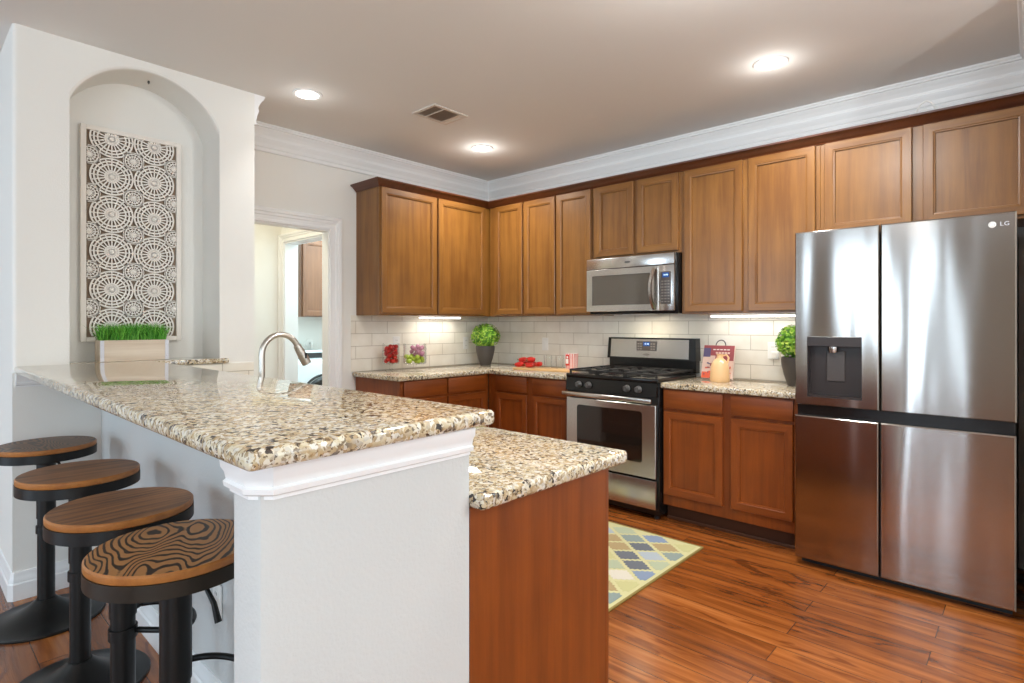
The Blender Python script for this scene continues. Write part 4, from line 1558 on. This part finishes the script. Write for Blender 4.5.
J2 = (0.345, -1.190, 0.9145)
glass_jar('fruit_jar', 'wide footed clear glass jar with green limes and pink onions', J2, 0.094, 0.060, 0.225)
r2_ = 0.0200
LM = pile(rg, 34, 0.0885, r2_, 0.066, 0.142)
l0 = None
for (x, y, z) in LM:
    if l0 is None:
        l0 = MB().ball((0, 0, 0), r2_, 0, 16, 10, (1, 1, 0.92)).ball((0, 0, r2_ * 0.90), 0.003, 0, 8, 5)
        a = l0 = l0.build('lime', 'lime')
    else:
        a = l0.copy()
        C.objects.link(a)
    tag(a, 'small yellow-green lime in the wide right glass jar', 'fruit', 'limes in the wide glass jar')
    a.location = (J2[0] + x, J2[1] + y, J2[2] + z)
    a.rotation_euler = (rg.uniform(0, 3), rg.uniform(0, 3), 0)
r3_ = 0.0190
PK = pile(rg, 22, 0.0885, r3_, 0.066, 0.222, lambda x, y: x * 0.25 + y * 0.97 < -0.005, [(p[0], p[1], p[2], r2_) for p in LM])
o0 = None
for (x, y, z) in PK:
    if o0 is None:
        mb = MB()
        mb.lathe([(0.0, -r3_ * 0.96), (r3_ * 0.6, -r3_ * 0.8), (r3_, 0.0), (r3_ * 0.75, r3_ * 0.62), (r3_ * 0.25, r3_ * 0.88), (0.0025, r3_ * 1.0)], (0, 0, 0), 18)
        a = o0 = mb.build('onion', 'purple')
    else:
        a = o0.copy()
        C.objects.link(a)
    tag(a, 'small pink onion heaped on the limes in the wide glass jar', 'vegetable', 'pink onions in the wide glass jar')
    a.location = (J2[0] + x, J2[1] + y, J2[2] + z)

# cutting board with peppers, glasses and carton
BR = 0.165
BC = Vector((1.055, -0.375, 0.9145))
brd = MB()
ol = []
bw_, bd_ = 0.275, 0.105
for cx, cy, a in ((bw_ - 0.02, bd_ - 0.02, 0), (-bw_ + 0.02, bd_ - 0.02, PI / 2), (-bw_ + 0.02, -bd_ + 0.02, PI), (bw_ - 0.02, -bd_ + 0.02, 1.5 * PI)):
    for k in range(6):
        q = a + PI / 2 * k / 5
        ol.append((cx + 0.02 * math.cos(q), cy + 0.02 * math.sin(q)))
brd.prism(ol, 0, 0.016, 0.003, 2, vert_bev=False)
o = brd.build('cutting_board', 'board')
o.location = BC
o.rotation_euler = (0, 0, BR)
tag(o, 'pale wooden cutting board on the corner countertop left of the range', 'board')


def onb(s, d, z=0.0165):
    return (BC.x + s * math.cos(BR) - d * math.sin(BR), BC.y + s * math.sin(BR) + d * math.cos(BR), BC.z + z)


def pepper_mesh(mb, L, r):
    """a curved pepper lying along x, shoulder at x = 0"""
    n, seg = 12, 12
    vs, fs = [], []
    for i in range(n + 1):
        u = i / n
        rr = r * (0.55 + 1.1 * u if u < 0.3 else (0.88 + 0.12 * math.sin((u - 0.3) * 3)) * math.sqrt(max(0.0, 1 - ((u - 0.25) / 0.76) ** 3)))
        if i == 0:
            rr = r * 0.3
        if i == n:
            rr = r * 0.06
        cz = r + 0.012 * u * u * L / 0.08
        cyv = 0.25 * r * math.sin(PI * u)
        for k in range(seg):
            a = 2 * PI * k / seg
            lob = 1.0 + 0.06 * math.cos(3 * a)
            vs.append((u * L, cyv + rr * lob * math.cos(a), cz + rr * lob * math.sin(a)))
    for i in range(n):
        for k in range(seg):
            fs.append((i * seg + k, i * seg + (k + 1) % seg, (i + 1) * seg + (k + 1) % seg, (i + 1) * seg + k))
    fs += [tuple(range(seg)), tuple(n * seg + k for k in range(seg))]
    return mb.add(vs, fs)


PEP = [(-0.268, -0.066, 0.0165, 0.05, 'red pepper at the front left corner of the heap on the cutting board', 0.086, 0.0235),
       (-0.158, -0.070, 0.0165, -0.05, 'red pepper at the front right of the heap on the cutting board', 0.084, 0.0235),
       (-0.262, -0.010, 0.0165, 0.02, 'red pepper in the middle of the heap, left one of the bottom layer', 0.084, 0.0235),
       (-0.160, -0.014, 0.0165, -0.02, 'red pepper in the middle of the heap, right one of the bottom layer', 0.080, 0.0235),
       (-0.245, 0.045, 0.0165, -0.05, 'red pepper lying at the back of the heap on the cutting board', 0.090, 0.0235),
       (-0.135, 0.042, 0.0165, 0.1, 'red pepper at the back of the heap, beside the glass mugs', 0.070, 0.0235),
       (-0.246, -0.038, 0.0575, 0.0, 'red pepper resting on the front of the heap, left side', 0.078, 0.0225),
       (-0.152, -0.042, 0.0575, 0.0, 'red pepper resting on the front of the heap, tip towards the mugs', 0.072, 0.0225),
       (-0.212, 0.017, 0.0575, 0.0, 'topmost red pepper at the back of the heap on the cutting board', 0.080, 0.0225)]
for (s, d, z, rz, lb, L, r) in PEP:
    t = thing('red_pepper', lb, 'vegetable', onb(s, d, z), BR + rz, 'red peppers on the cutting board')
    pepper_mesh(MB(), L, r).build('flesh', 'pepper', t)
    MB().tube([(0.002, 0, r), (-0.010, 0, r + 0.001), (-0.018, 0.003, r + 0.005)], [0.004, 0.003, 0.0035], 8).build('stem', 'stem', t)
for k, (s, d, lb) in enumerate([(0.005, 0.020, 'clear glass mug on the cutting board, next to the peppers'), (0.118, 0.015, 'clear glass mug on the cutting board, next to the striped carton')]):
    t = thing('glass_mug', lb, 'mug', onb(s, d), BR, 'glass mugs on the cutting board')
    MB().lathe([(0.0, 0.0), (0.028, 0.0), (0.031, 0.004), (0.036, 0.105), (0.0335, 0.105), (0.029, 0.010), (0.0, 0.008)], (0, 0, 0), 32, cap=False).build('cup', 'glass', t)
    MB().tube([(0.0335, 0, 0.085), (0.052, 0, 0.088), (0.062, 0, 0.070), (0.060, 0, 0.045), (0.048, 0, 0.028), (0.033, 0, 0.026)], 0.0045, 8).build('handle', 'glass', t)
# striped carton
CT = thing('striped_carton', 'red and white striped carton at the right end of the cutting board', 'carton', onb(0.222, 0.025), BR - 0.1)
mb = MB()
w0, w1, d0, d1, hh = 0.040, 0.048, 0.022, 0.026, 0.128


def ring_pts(z):
    u = z / hh
    wq, dq = w0 + (w1 - w0) * u, d0 + (d1 - d0) * u
    P4 = [(-wq, -dq), (wq, -dq), (wq, dq), (-wq, dq)]
    out = []
    for e in range(4):
        a, b = P4[e], P4[(e + 1) % 4]
        nn = 12 if e % 2 == 0 else 6
        for k in range(nn):
            f = k / nn
            out.append((a[0] + (b[0] - a[0]) * f, a[1] + (b[1] - a[1]) * f, z))
    return out


lo, hi = ring_pts(0), ring_pts(hh)
n = len(lo)
mb.add(lo + hi, [(k, (k + 1) % n, n + (k + 1) % n, n + k) for k in range(n)] + [tuple(range(n)), tuple(n + k for k in range(n))], [(k % 2) for k in range(n)] + [0, 0])
mb.build('box', ['paper', 'stripe_red'], CT, smooth=False)
mb = MB()
mb.box((-0.040, -0.0272, 0.030), (-0.006, -0.0238, 0.118), 0.0005, mi=0)
pa = mb.build('emblem_panel', 'stripe_red', CT)
MB().box((-0.036, -0.0282, 0.045), (-0.012, -0.0273, 0.085)).ball((-0.022, -0.0275, 0.098), 0.009, 0, 12, 8, (1, 0.15, 1)).build('emblem', 'paper', pa)

# cook book on a wire stand, jug in front
BK = thing('cookbook', 'red cookbook with a food photo cover leaning on a wire stand right of the range', 'book', (2.425, -0.185, 0.9145), 0.12)
tilt = Matrix.Rotation(-0.33, 4, 'X') @ Matrix.Translation((0, 0, 0.004))
bw, bh = 0.104, 0.238
mb = MB()
mb.box((-bw, -0.010, 0.0), (bw, 0.010, bh), 0.001, mi=0, mat=tilt)
mb.build('pages', 'paper', BK)
cv = MB()
cv.box((-bw - 0.002, -0.0125, -0.001), (bw + 0.002, -0.0105, bh + 0.001), mi=0, mat=tilt)
cv.box((-bw - 0.002, 0.0105, -0.001), (bw + 0.002, 0.0125, bh + 0.001), mi=0, mat=tilt)
cvo = cv.build('cover', 'book_pink', BK, smooth=False)
rgb = random.Random(9)
cv = MB()


def patch(x0, z0, x1, z1, mi, y=-0.0128):
    cv.box((x0, y - 0.0003, z0), (x1, y, z1), mi=mi, mat=tilt)


patch(-bw, bh - 0.075, bw, bh, 0)
patch(-bw, bh - 0.085, -0.055, bh - 0.020, 1, -0.0132)
patch(-0.02, bh - 0.110, bw, bh - 0.075, 0)
patch(-bw, 0.0, -0.045, 0.045, 2)
for k in range(26):
    x, z = rgb.uniform(-bw + 0.01, bw - 0.02), rgb.uniform(0.01, 0.115)
    patch(x, z, x + rgb.uniform(0.008, 0.022), z + rgb.uniform(0.008, 0.02), rgb.choice([0, 1, 2, 3]), -0.0133 - k * 0.00004)
for k in range(5):
    patch(-0.040 + k * 0.024, bh - 0.034, -0.022 + k * 0.024, bh - 0.027, 3, -0.0133)
    patch(-0.020 + k * 0.020, bh - 0.060, -0.004 + k * 0.020, bh - 0.048, 4, -0.0133)
cv.build('cover_picture', ['book_red', 'book_blue', 'book_orange', 'paper', 'book_pink'], BK, smooth=False)
SD = thing('book_stand', 'dark wire stand with a round loop behind the cookbook', 'stand', (2.425, -0.185, 0.9145), 0.12)
mb = MB()
mt = Matrix.Rotation(-0.33, 4, 'X')
pts = [mt @ Vector((-0.034, 0.020, 0.002))]
pts += [mt @ Vector((-0.034, 0.020, 0.235))]
for k in range(1, 12):
    a = PI - PI * k / 12
    pts.append(mt @ Vector((0.034 * math.cos(a), 0.020, 0.250 + 0.042 * math.sin(a))))
pts += [mt @ Vector((0.034, 0.020, 0.235)), mt @ Vector((0.034, 0.020, 0.002))]
mb.tube(pts, 0.0035, 8)
mb.build('loop', 'wire', SD)
for s in (-1, 1):
    mb = MB()
    mb.tube([mt @ Vector((s * 0.034, 0.020, 0.15)), (s * 0.034, 0.125, 0.004)], 0.003, 8)
    mb.tube([mt @ Vector((s * 0.034, 0.020, 0.004)), (s * 0.034, -0.040, 0.0035), (s * 0.034, -0.042, 0.018)], 0.003, 8)
    mb.build('leg', 'wire', SD)
JG = thing('ceramic_jug', 'squat peach ceramic jug with a pale tag in front of the cookbook', 'jug', (2.505, -0.325, 0.9145))
MB().lathe([(0.0, 0.0), (0.060, 0.0), (0.063, 0.006), (0.061, 0.060), (0.057, 0.100), (0.050, 0.126), (0.036, 0.145), (0.022, 0.157), (0.019, 0.176), (0.023, 0.184), (0.017, 0.184), (0.014, 0.160), (0.0, 0.155)], (0, 0, 0), 36, cap=False).build('body', 'jug', JG)
MB().tube([(0.018, 0.004, 0.174), (0.040, 0.012, 0.180), (0.054, 0.014, 0.160), (0.048, 0.008, 0.125)], [0.006, 0.006, 0.006, 0.006], 10).build('handle', 'jug', JG)
MB().add([(0.004, -0.046, 0.118), (0.034, -0.040, 0.106), (0.040, -0.032, 0.134), (0.020, -0.036, 0.146), (0.0035, -0.0445, 0.119), (0.0335, -0.0385, 0.107), (0.0395, -0.0305, 0.135), (0.0195, -0.0345, 0.147)],
         [(0, 1, 2, 3), (4, 7, 6, 5), (0, 4, 5, 1), (1, 5, 6, 2), (2, 6, 7, 3), (3, 7, 4, 0)]).build('tag', 'paper', JG, smooth=False)


# ------------------------------------------------------------------ outlets and switches
def plate(label, loc, rot, kind='outlet', cat='outlet', grp='wall plates on the tiles'):
    t = thing('wall_outlet' if kind == 'outlet' else 'light_switch', label, cat, loc, rot, grp)
    MB().box((-0.036, -0.006, -0.058), (0.036, 0.0, 0.058), 0.003).build('cover_plate', 'plastic_white', t)
    if kind == 'outlet':
        for s in (-1, 1):
            mb = MB()
            mb.box((-0.016, -0.0075, s * 0.024 - 0.015), (0.016, -0.006, s * 0.024 + 0.015), 0.0005)
            so = mb.build('socket', 'plastic_white', t)
            sl = MB()
            for q in (-1, 1):
                sl.box((q * 0.006 - 0.001, -0.0080, s * 0.024 - 0.004), (q * 0.006 + 0.001, -0.0075, s * 0.024 + 0.006))
            sl.build('slot', 'slot', so)
    else:
        MB().box((-0.014, -0.009, -0.030), (0.014, -0.006, 0.030), 0.001).build('rocker', 'plastic_white', t)
    return t


plate('white outlet on the side wall tiles just left of the corner topiary', (0.0085, -0.318, 1.116), PI / 2)
plate('white outlet on the side wall tiles behind the fruit jars', (0.0085, -1.130, 1.135), PI / 2)
plate('white switch on the tiles above the cutting board', (0.747, -0.0090, 1.116), 0, 'switch', 'switch')
plate('white outlet on the tiles between the cookbook and the right topiary', (2.744, -0.0090, 1.118), 0)
NL = thing('plug_in_light', 'small white plug-in device in the outlet beside the right topiary', 'night light', (2.764, -0.0170, 1.088))
MB().box((-0.026, -0.030, -0.026), (0.026, -0.0005, 0.026), 0.006, seg=3).build('housing', 'plastic_white', NL)
MB().box((-0.014, -0.034, -0.014), (0.014, -0.0305, 0.016), 0.001).build('lens', 'paper', NL)
plate('white outlet low on the half wall behind the bar stools', (2.075, -3.3355, 0.390), 0)

# ------------------------------------------------------------------ lights, vent, cable
for (x, y), lb in zip(DOWNLIGHTS, ['round recessed ceiling light nearest the arched niche', 'round recessed ceiling light in front of the fridge cabinets', 'round recessed ceiling light near the inner cabinet corner']):
    t = thing('recessed_light', lb, 'ceiling light', (x, y, CH), 0, 'recessed ceiling lights')
    MB().lathe([(0.066, -0.0005), (0.088, -0.0005), (0.088, -0.004), (0.084, -0.007), (0.068, -0.007), (0.066, -0.003)], (0, 0, 0), 40, cap=False).build('trim_ring', 'trim', t)
    MB().lathe([(0.0655, -0.001), (0.0655, -0.004), (0.05, -0.007), (0.0, -0.009)], (0, 0, 0), 40, cap=True).build('lens', 'lamp', t)
for (x, y), lb in zip(FILL_DOWNLIGHTS, ['added recessed fill light over the open kitchen floor', 'added recessed fill light to the right of the kitchen', 'added recessed fill light far right of the living side', 'added recessed fill light over the living side']):
    t = thing('recessed_light', lb, 'ceiling light', (x, y, CH), 0, 'recessed ceiling lights')  # unseen fitting added for fill light
    MB().lathe([(0.066, -0.0005), (0.088, -0.0005), (0.088, -0.004), (0.084, -0.007), (0.068, -0.007), (0.066, -0.003)], (0, 0, 0), 40, cap=False).build('trim_ring', 'trim', t)
    MB().lathe([(0.0655, -0.001), (0.0655, -0.004), (0.05, -0.007), (0.0, -0.009)], (0, 0, 0), 40, cap=True).build('lens', 'lamp', t)
for (x, y), lb in zip(FILL_GLOBES, ['added white globe fill lamp over the living side floor', 'added white globe fill lamp near the back windows', 'added white globe fill lamp by the side windows', 'added white globe fill lamp over the dining side']):
    t = thing('fill_globe_lamp', lb, 'lamp', (x, y, 2.02), 0, 'added globe fill lamps behind the camera')  # out-of-view lamp added for brightness
    prof = [(0.17 * math.sin(PI * k / 16), -0.17 * math.cos(PI * k / 16)) for k in range(1, 15)]
    MB().lathe([(0.0, -0.17)] + prof, (0, 0, 0), 28, cap=False).build('globe', 'globe', t)
    mb = MB()
    mb.lathe([(0.066, 0.155), (0.066, 0.185), (0.02, 0.20)], (0, 0, 0), 24)
    mb.build('cap', 'steel', t)
    MB().tube([(0, 0, 0.20), (0, 0, CH - 2.02 - 0.025)], 0.004, 8).build('rod', 'steel', t)
    MB().lathe([(0.06, CH - 2.02 - 0.025), (0.06, CH - 2.02 - 0.001)], (0, 0, 0), 24).build('canopy', 'steel', t)
VN = thing('ceiling_vent', 'rectangular white air vent in the ceiling between two lights', 'vent', (1.100, -1.560, CH))
vx, vy = 0.118, 0.148
mb = MB()
fr = 0.024
for a, b in (((-vx, -vy), (-vx + fr, vy)), ((vx - fr, -vy), (vx, vy)), ((-vx + fr, -vy), (vx - fr, -vy + fr)), ((-vx + fr, vy - fr), (vx - fr, vy)), ((-vx + fr, -0.052), (vx - fr, -0.044))):
    mb.box((a[0], a[1], -0.008), (b[0], b[1], -0.0005), 0.001)
mb.build('frame', 'vent', VN, smooth=False)
MB().box((-vx + fr, -vy + fr, -0.0012), (vx - fr, vy - fr, -0.0005)).build('duct', 'vent_dark', VN, smooth=False)
for k in range(11):
    x = -vx + fr + 0.012 + k * 0.0148
    for (ya, yb2) in ((-vy + fr, -0.052), (-0.044, 0.086)):
        MB().add([(x, ya, -0.002), (x + 0.008, ya, -0.008), (x + 0.008, yb2, -0.008), (x, yb2, -0.002), (x + 0.001, ya, -0.0015), (x + 0.009, ya, -0.0075), (x + 0.009, yb2, -0.0075), (x + 0.001, yb2, -0.0015)],
                 [(0, 1, 2, 3), (4, 7, 6, 5), (0, 4, 5, 1), (1, 5, 6, 2), (2, 6, 7, 3), (3, 7, 4, 0)]).build('louver', 'vent_dark', VN, smooth=False)
MB().box((-vx + fr, 0.088, -0.006), (vx - fr, vy - fr, -0.0015), 0.001).build('damper_plate', 'vent', VN, smooth=False)
for lb, loc, rz, L in (('glowing strip light under the side wall cabinet above the jars', (0.12, -0.7265, 1.369), PI / 2, 0.47), ('glowing strip light under the cabinet between microwave and fridge', (2.665, -0.12, 1.369), 0, 0.62)):
    t = thing('under_cabinet_light', lb, 'light', loc, rz, 'strip lights under the wall cabinets')
    MB().box((-L / 2, -0.022, -0.010), (L / 2, 0.022, -0.0005), 0.002).build('housing', 'plastic_white', t)
    MB().box((-L / 2 + 0.004, -0.018, -0.022), (L / 2 - 0.004, 0.018, -0.0105), 0.004).build('diffuser', 'led', t)
cb = MB()
cb.tube([(3.52, -0.12, 2.388), (3.55, -0.18, 2.44), (3.572, -0.20, 2.494), (3.590, -0.20, 2.521), (3.610, -0.20, 2.530), (3.630, -0.20, 2.520), (3.646, -0.20, 2.495), (3.66, -0.18, 2.44), (3.70, -0.10, 2.390)], 0.0045, 8)
o = cb.build('cable', 'plastic_white')
tag(o, 'thin white cable looping up above the cabinet over the refrigerator', 'cable')

# ------------------------------------------------------------------ rugs
lr = thing('bounce_rug', 'added large cream rug bouncing light up from the living side floor', 'rug', (6.3, -6.1, 0.0005))
MB().box((-1.7, -1.7, 0), (1.7, 1.7, 0.010), 0.003).build('pile', 'paper', lr, smooth=False)  # unseen pale rug, added to bounce light onto the ceiling
MB().box((-1.72, -1.72, 0), (-1.7005, 1.72, 0.009), 0.002).box((1.7005, -1.72, 0), (1.72, 1.72, 0.009), 0.002).box((-1.70, -1.72, 0), (1.70, -1.7005, 0.009), 0.002).box((-1.70, 1.7005, 0), (1.70, 1.72, 0.009), 0.002).build('binding', 'rug_edge', lr, smooth=False)
RGX0, RGX1, RGY0, RGY1 = 1.25, 2.642, -2.06, -0.884
rug = thing('kitchen_rug', 'pale yellow rug with coloured scalloped diamonds on the wood floor', 'rug', (RGX0, RGY0, 0.0005))
RW, RD = RGX1 - RGX0, RGY1 - RGY0
MB().box((0.012, 0.012, 0), (RW - 0.012, RD - 0.012, 0.008), 0.002).build('pile', 'rug_base', rug, smooth=False)
mb = MB()
for a, b in (((0, 0), (RW, 0.0118)), ((0, RD - 0.0118), (RW, RD)), ((0, 0.0118), (0.0118, RD - 0.0118)), ((RW - 0.0118, 0.0118), (RW, RD - 0.0118))):
    mb.box((a[0], a[1], 0), (b[0], b[1], 0.009), 0.002)
mb.build('binding', 'rug_edge', rug, smooth=False)
mb = MB()
rg = random.Random(21)
hx, hy = 0.106, 0.082
row = 0
y = 0.075
cols = [0, 2, 1, 5, 3, 0, 6, 4, 2, 7, 1, 3]
cnt = 0
for r_ in range(16):
    y = 0.05 + r_ * hy * 0.98
    off = hx if r_ % 2 else 0.0
    for c__ in range(7):
        x = RW - 0.16 + off - c__ * 2 * hx
        # scalloped diamond
        pts = []
        nn = 8
        for s0, s1 in (((1, 0), (0, 1)), ((0, 1), (-1, 0)), ((-1, 0), (0, -1)), ((0, -1), (1, 0))):
            for k in range(nn):
                f = k / nn
                ux, uy = s0[0] + (s1[0] - s0[0]) * f, s0[1] + (s1[1] - s0[1]) * f
                sc = (0.90, 0.80, 0.93, 0.80, 0.97, 0.80, 0.93, 0.80)[k]
                pts.append((x + ux * hx * sc * 0.93, y + uy * hy * sc * 0.93))
        pts = [(min(max(px, 0.03), RW - 0.03), min(max(py, 0.03), RD - 0.03)) for px, py in pts]
        xs_ = [p[0] for p in pts]
        ys_ = [p[1] for p in pts]
        if max(xs_) - min(xs_) < 0.06 or max(ys_) - min(ys_) < 0.05:
            continue
        ci = (r_ * 3 + c__ * 5 + (r_ * c__) % 3) % 8
        # fan of triangles with a little thickness
        n = len(pts)
        vs = [(sum(xs_) / n, sum(ys_) / n, 0.0095)] + [(p[0], p[1], 0.0095) for p in pts] + [(p[0], p[1], 0.0075) for p in pts]
        fs = [(0, 1 + k, 1 + (k + 1) % n) for k in range(n)] + [(1 + k, 1 + n + k, 1 + n + (k + 1) % n, 1 + (k + 1) % n) for k in range(n)]
        mb.add(vs, fs, ci)
mb.build('diamond_pattern', ['rug%d' % k for k in range(8)], rug, smooth=False)

# ------------------------------------------------------------------ laundry room beyond the doorway
WS = thing('washing_machine', 'white front-loading washing machine seen through the doorway', 'washing machine', (-1.455, -1.18, 0))
MB().box((-0.300, -0.340, 0.01), (0.300, 0.340, 0.920), 0.012, seg=3).build('body', 'washer', WS)
MB().box((-0.28, -0.330, 0.9205), (-0.12, 0.330, 1.02), 0.010).build('control_panel', 'washer', WS)
MB().box((-0.119, -0.25, 0.9405), (-0.115, 0.25, 0.995)).build('control_strip', 'case', WS)
MB().box((-0.105, -0.30, 0.9205), (0.29, 0.32, 0.932), 0.004).build('lid', 'plastic_white', WS)
mb = MB()
mt = Matrix.Translation((0.301, 0.03, 0.55)) @ Matrix.Rotation(PI / 2, 4, 'Y')
mb.lathe([(0.0, 0.012), (0.15, 0.012), (0.175, 0.020), (0.205, 0.022), (0.225, 0.006), (0.225, 0.0)], (0, 0, 0), 40, mi=0, cap=False, mat=mt)
mb.build('door', 'case', WS)
MB().tube([(0.302, 0.03 + 0.245 * math.cos(t), 0.55 + 0.245 * math.sin(t)) for t in [2 * PI * k / 40 for k in range(40)]], 0.012, 8, closed=True).build('door_ring', 'case', WS)
LC = thing('laundry_cabinet', 'brown wall cabinet above the washing machine in the laundry room', 'cabinet', (-1.779, -1.239, 1.375))
MB().box((0.0, 0.0, 0.0), (0.318, 0.9, 0.80)).build('carcass', 'laundry_wood', LC, smooth=False)
for k in range(2):
    m1, p1 = door_mb(0.012 + k * 0.44, 0.44 + k * 0.44, 0.008, 0.792, -0.339)
    for q in (m1, p1):
        q.v = [(-y_, x_, z_) for x_, y_, z_ in q.v]
    d = m1.build('door', ['laundry_wood', 'laundry_wood'], LC, smooth=False)
    p1.build('panel', 'laundry_wood', d, smooth=False)
OB = thing('washer_valve_box', 'small round chrome supply valve on the laundry wall above the washing machine', 'valve', (-1.779, -0.985, 1.090))
mb = MB()
mt = Matrix.Rotation(PI / 2, 4, 'Y')
mb.lathe([(0.045, 0.0), (0.045, 0.008), (0.03, 0.012)], (0, 0, 0.0005), 24, mat=mt)
mb.build('plate', 'plastic_white', OB)
MB().tube([(0.012, 0, 0), (0.05, 0, 0), (0.055, 0, -0.05)], 0.009, 10).build('spout', 'steel', OB)
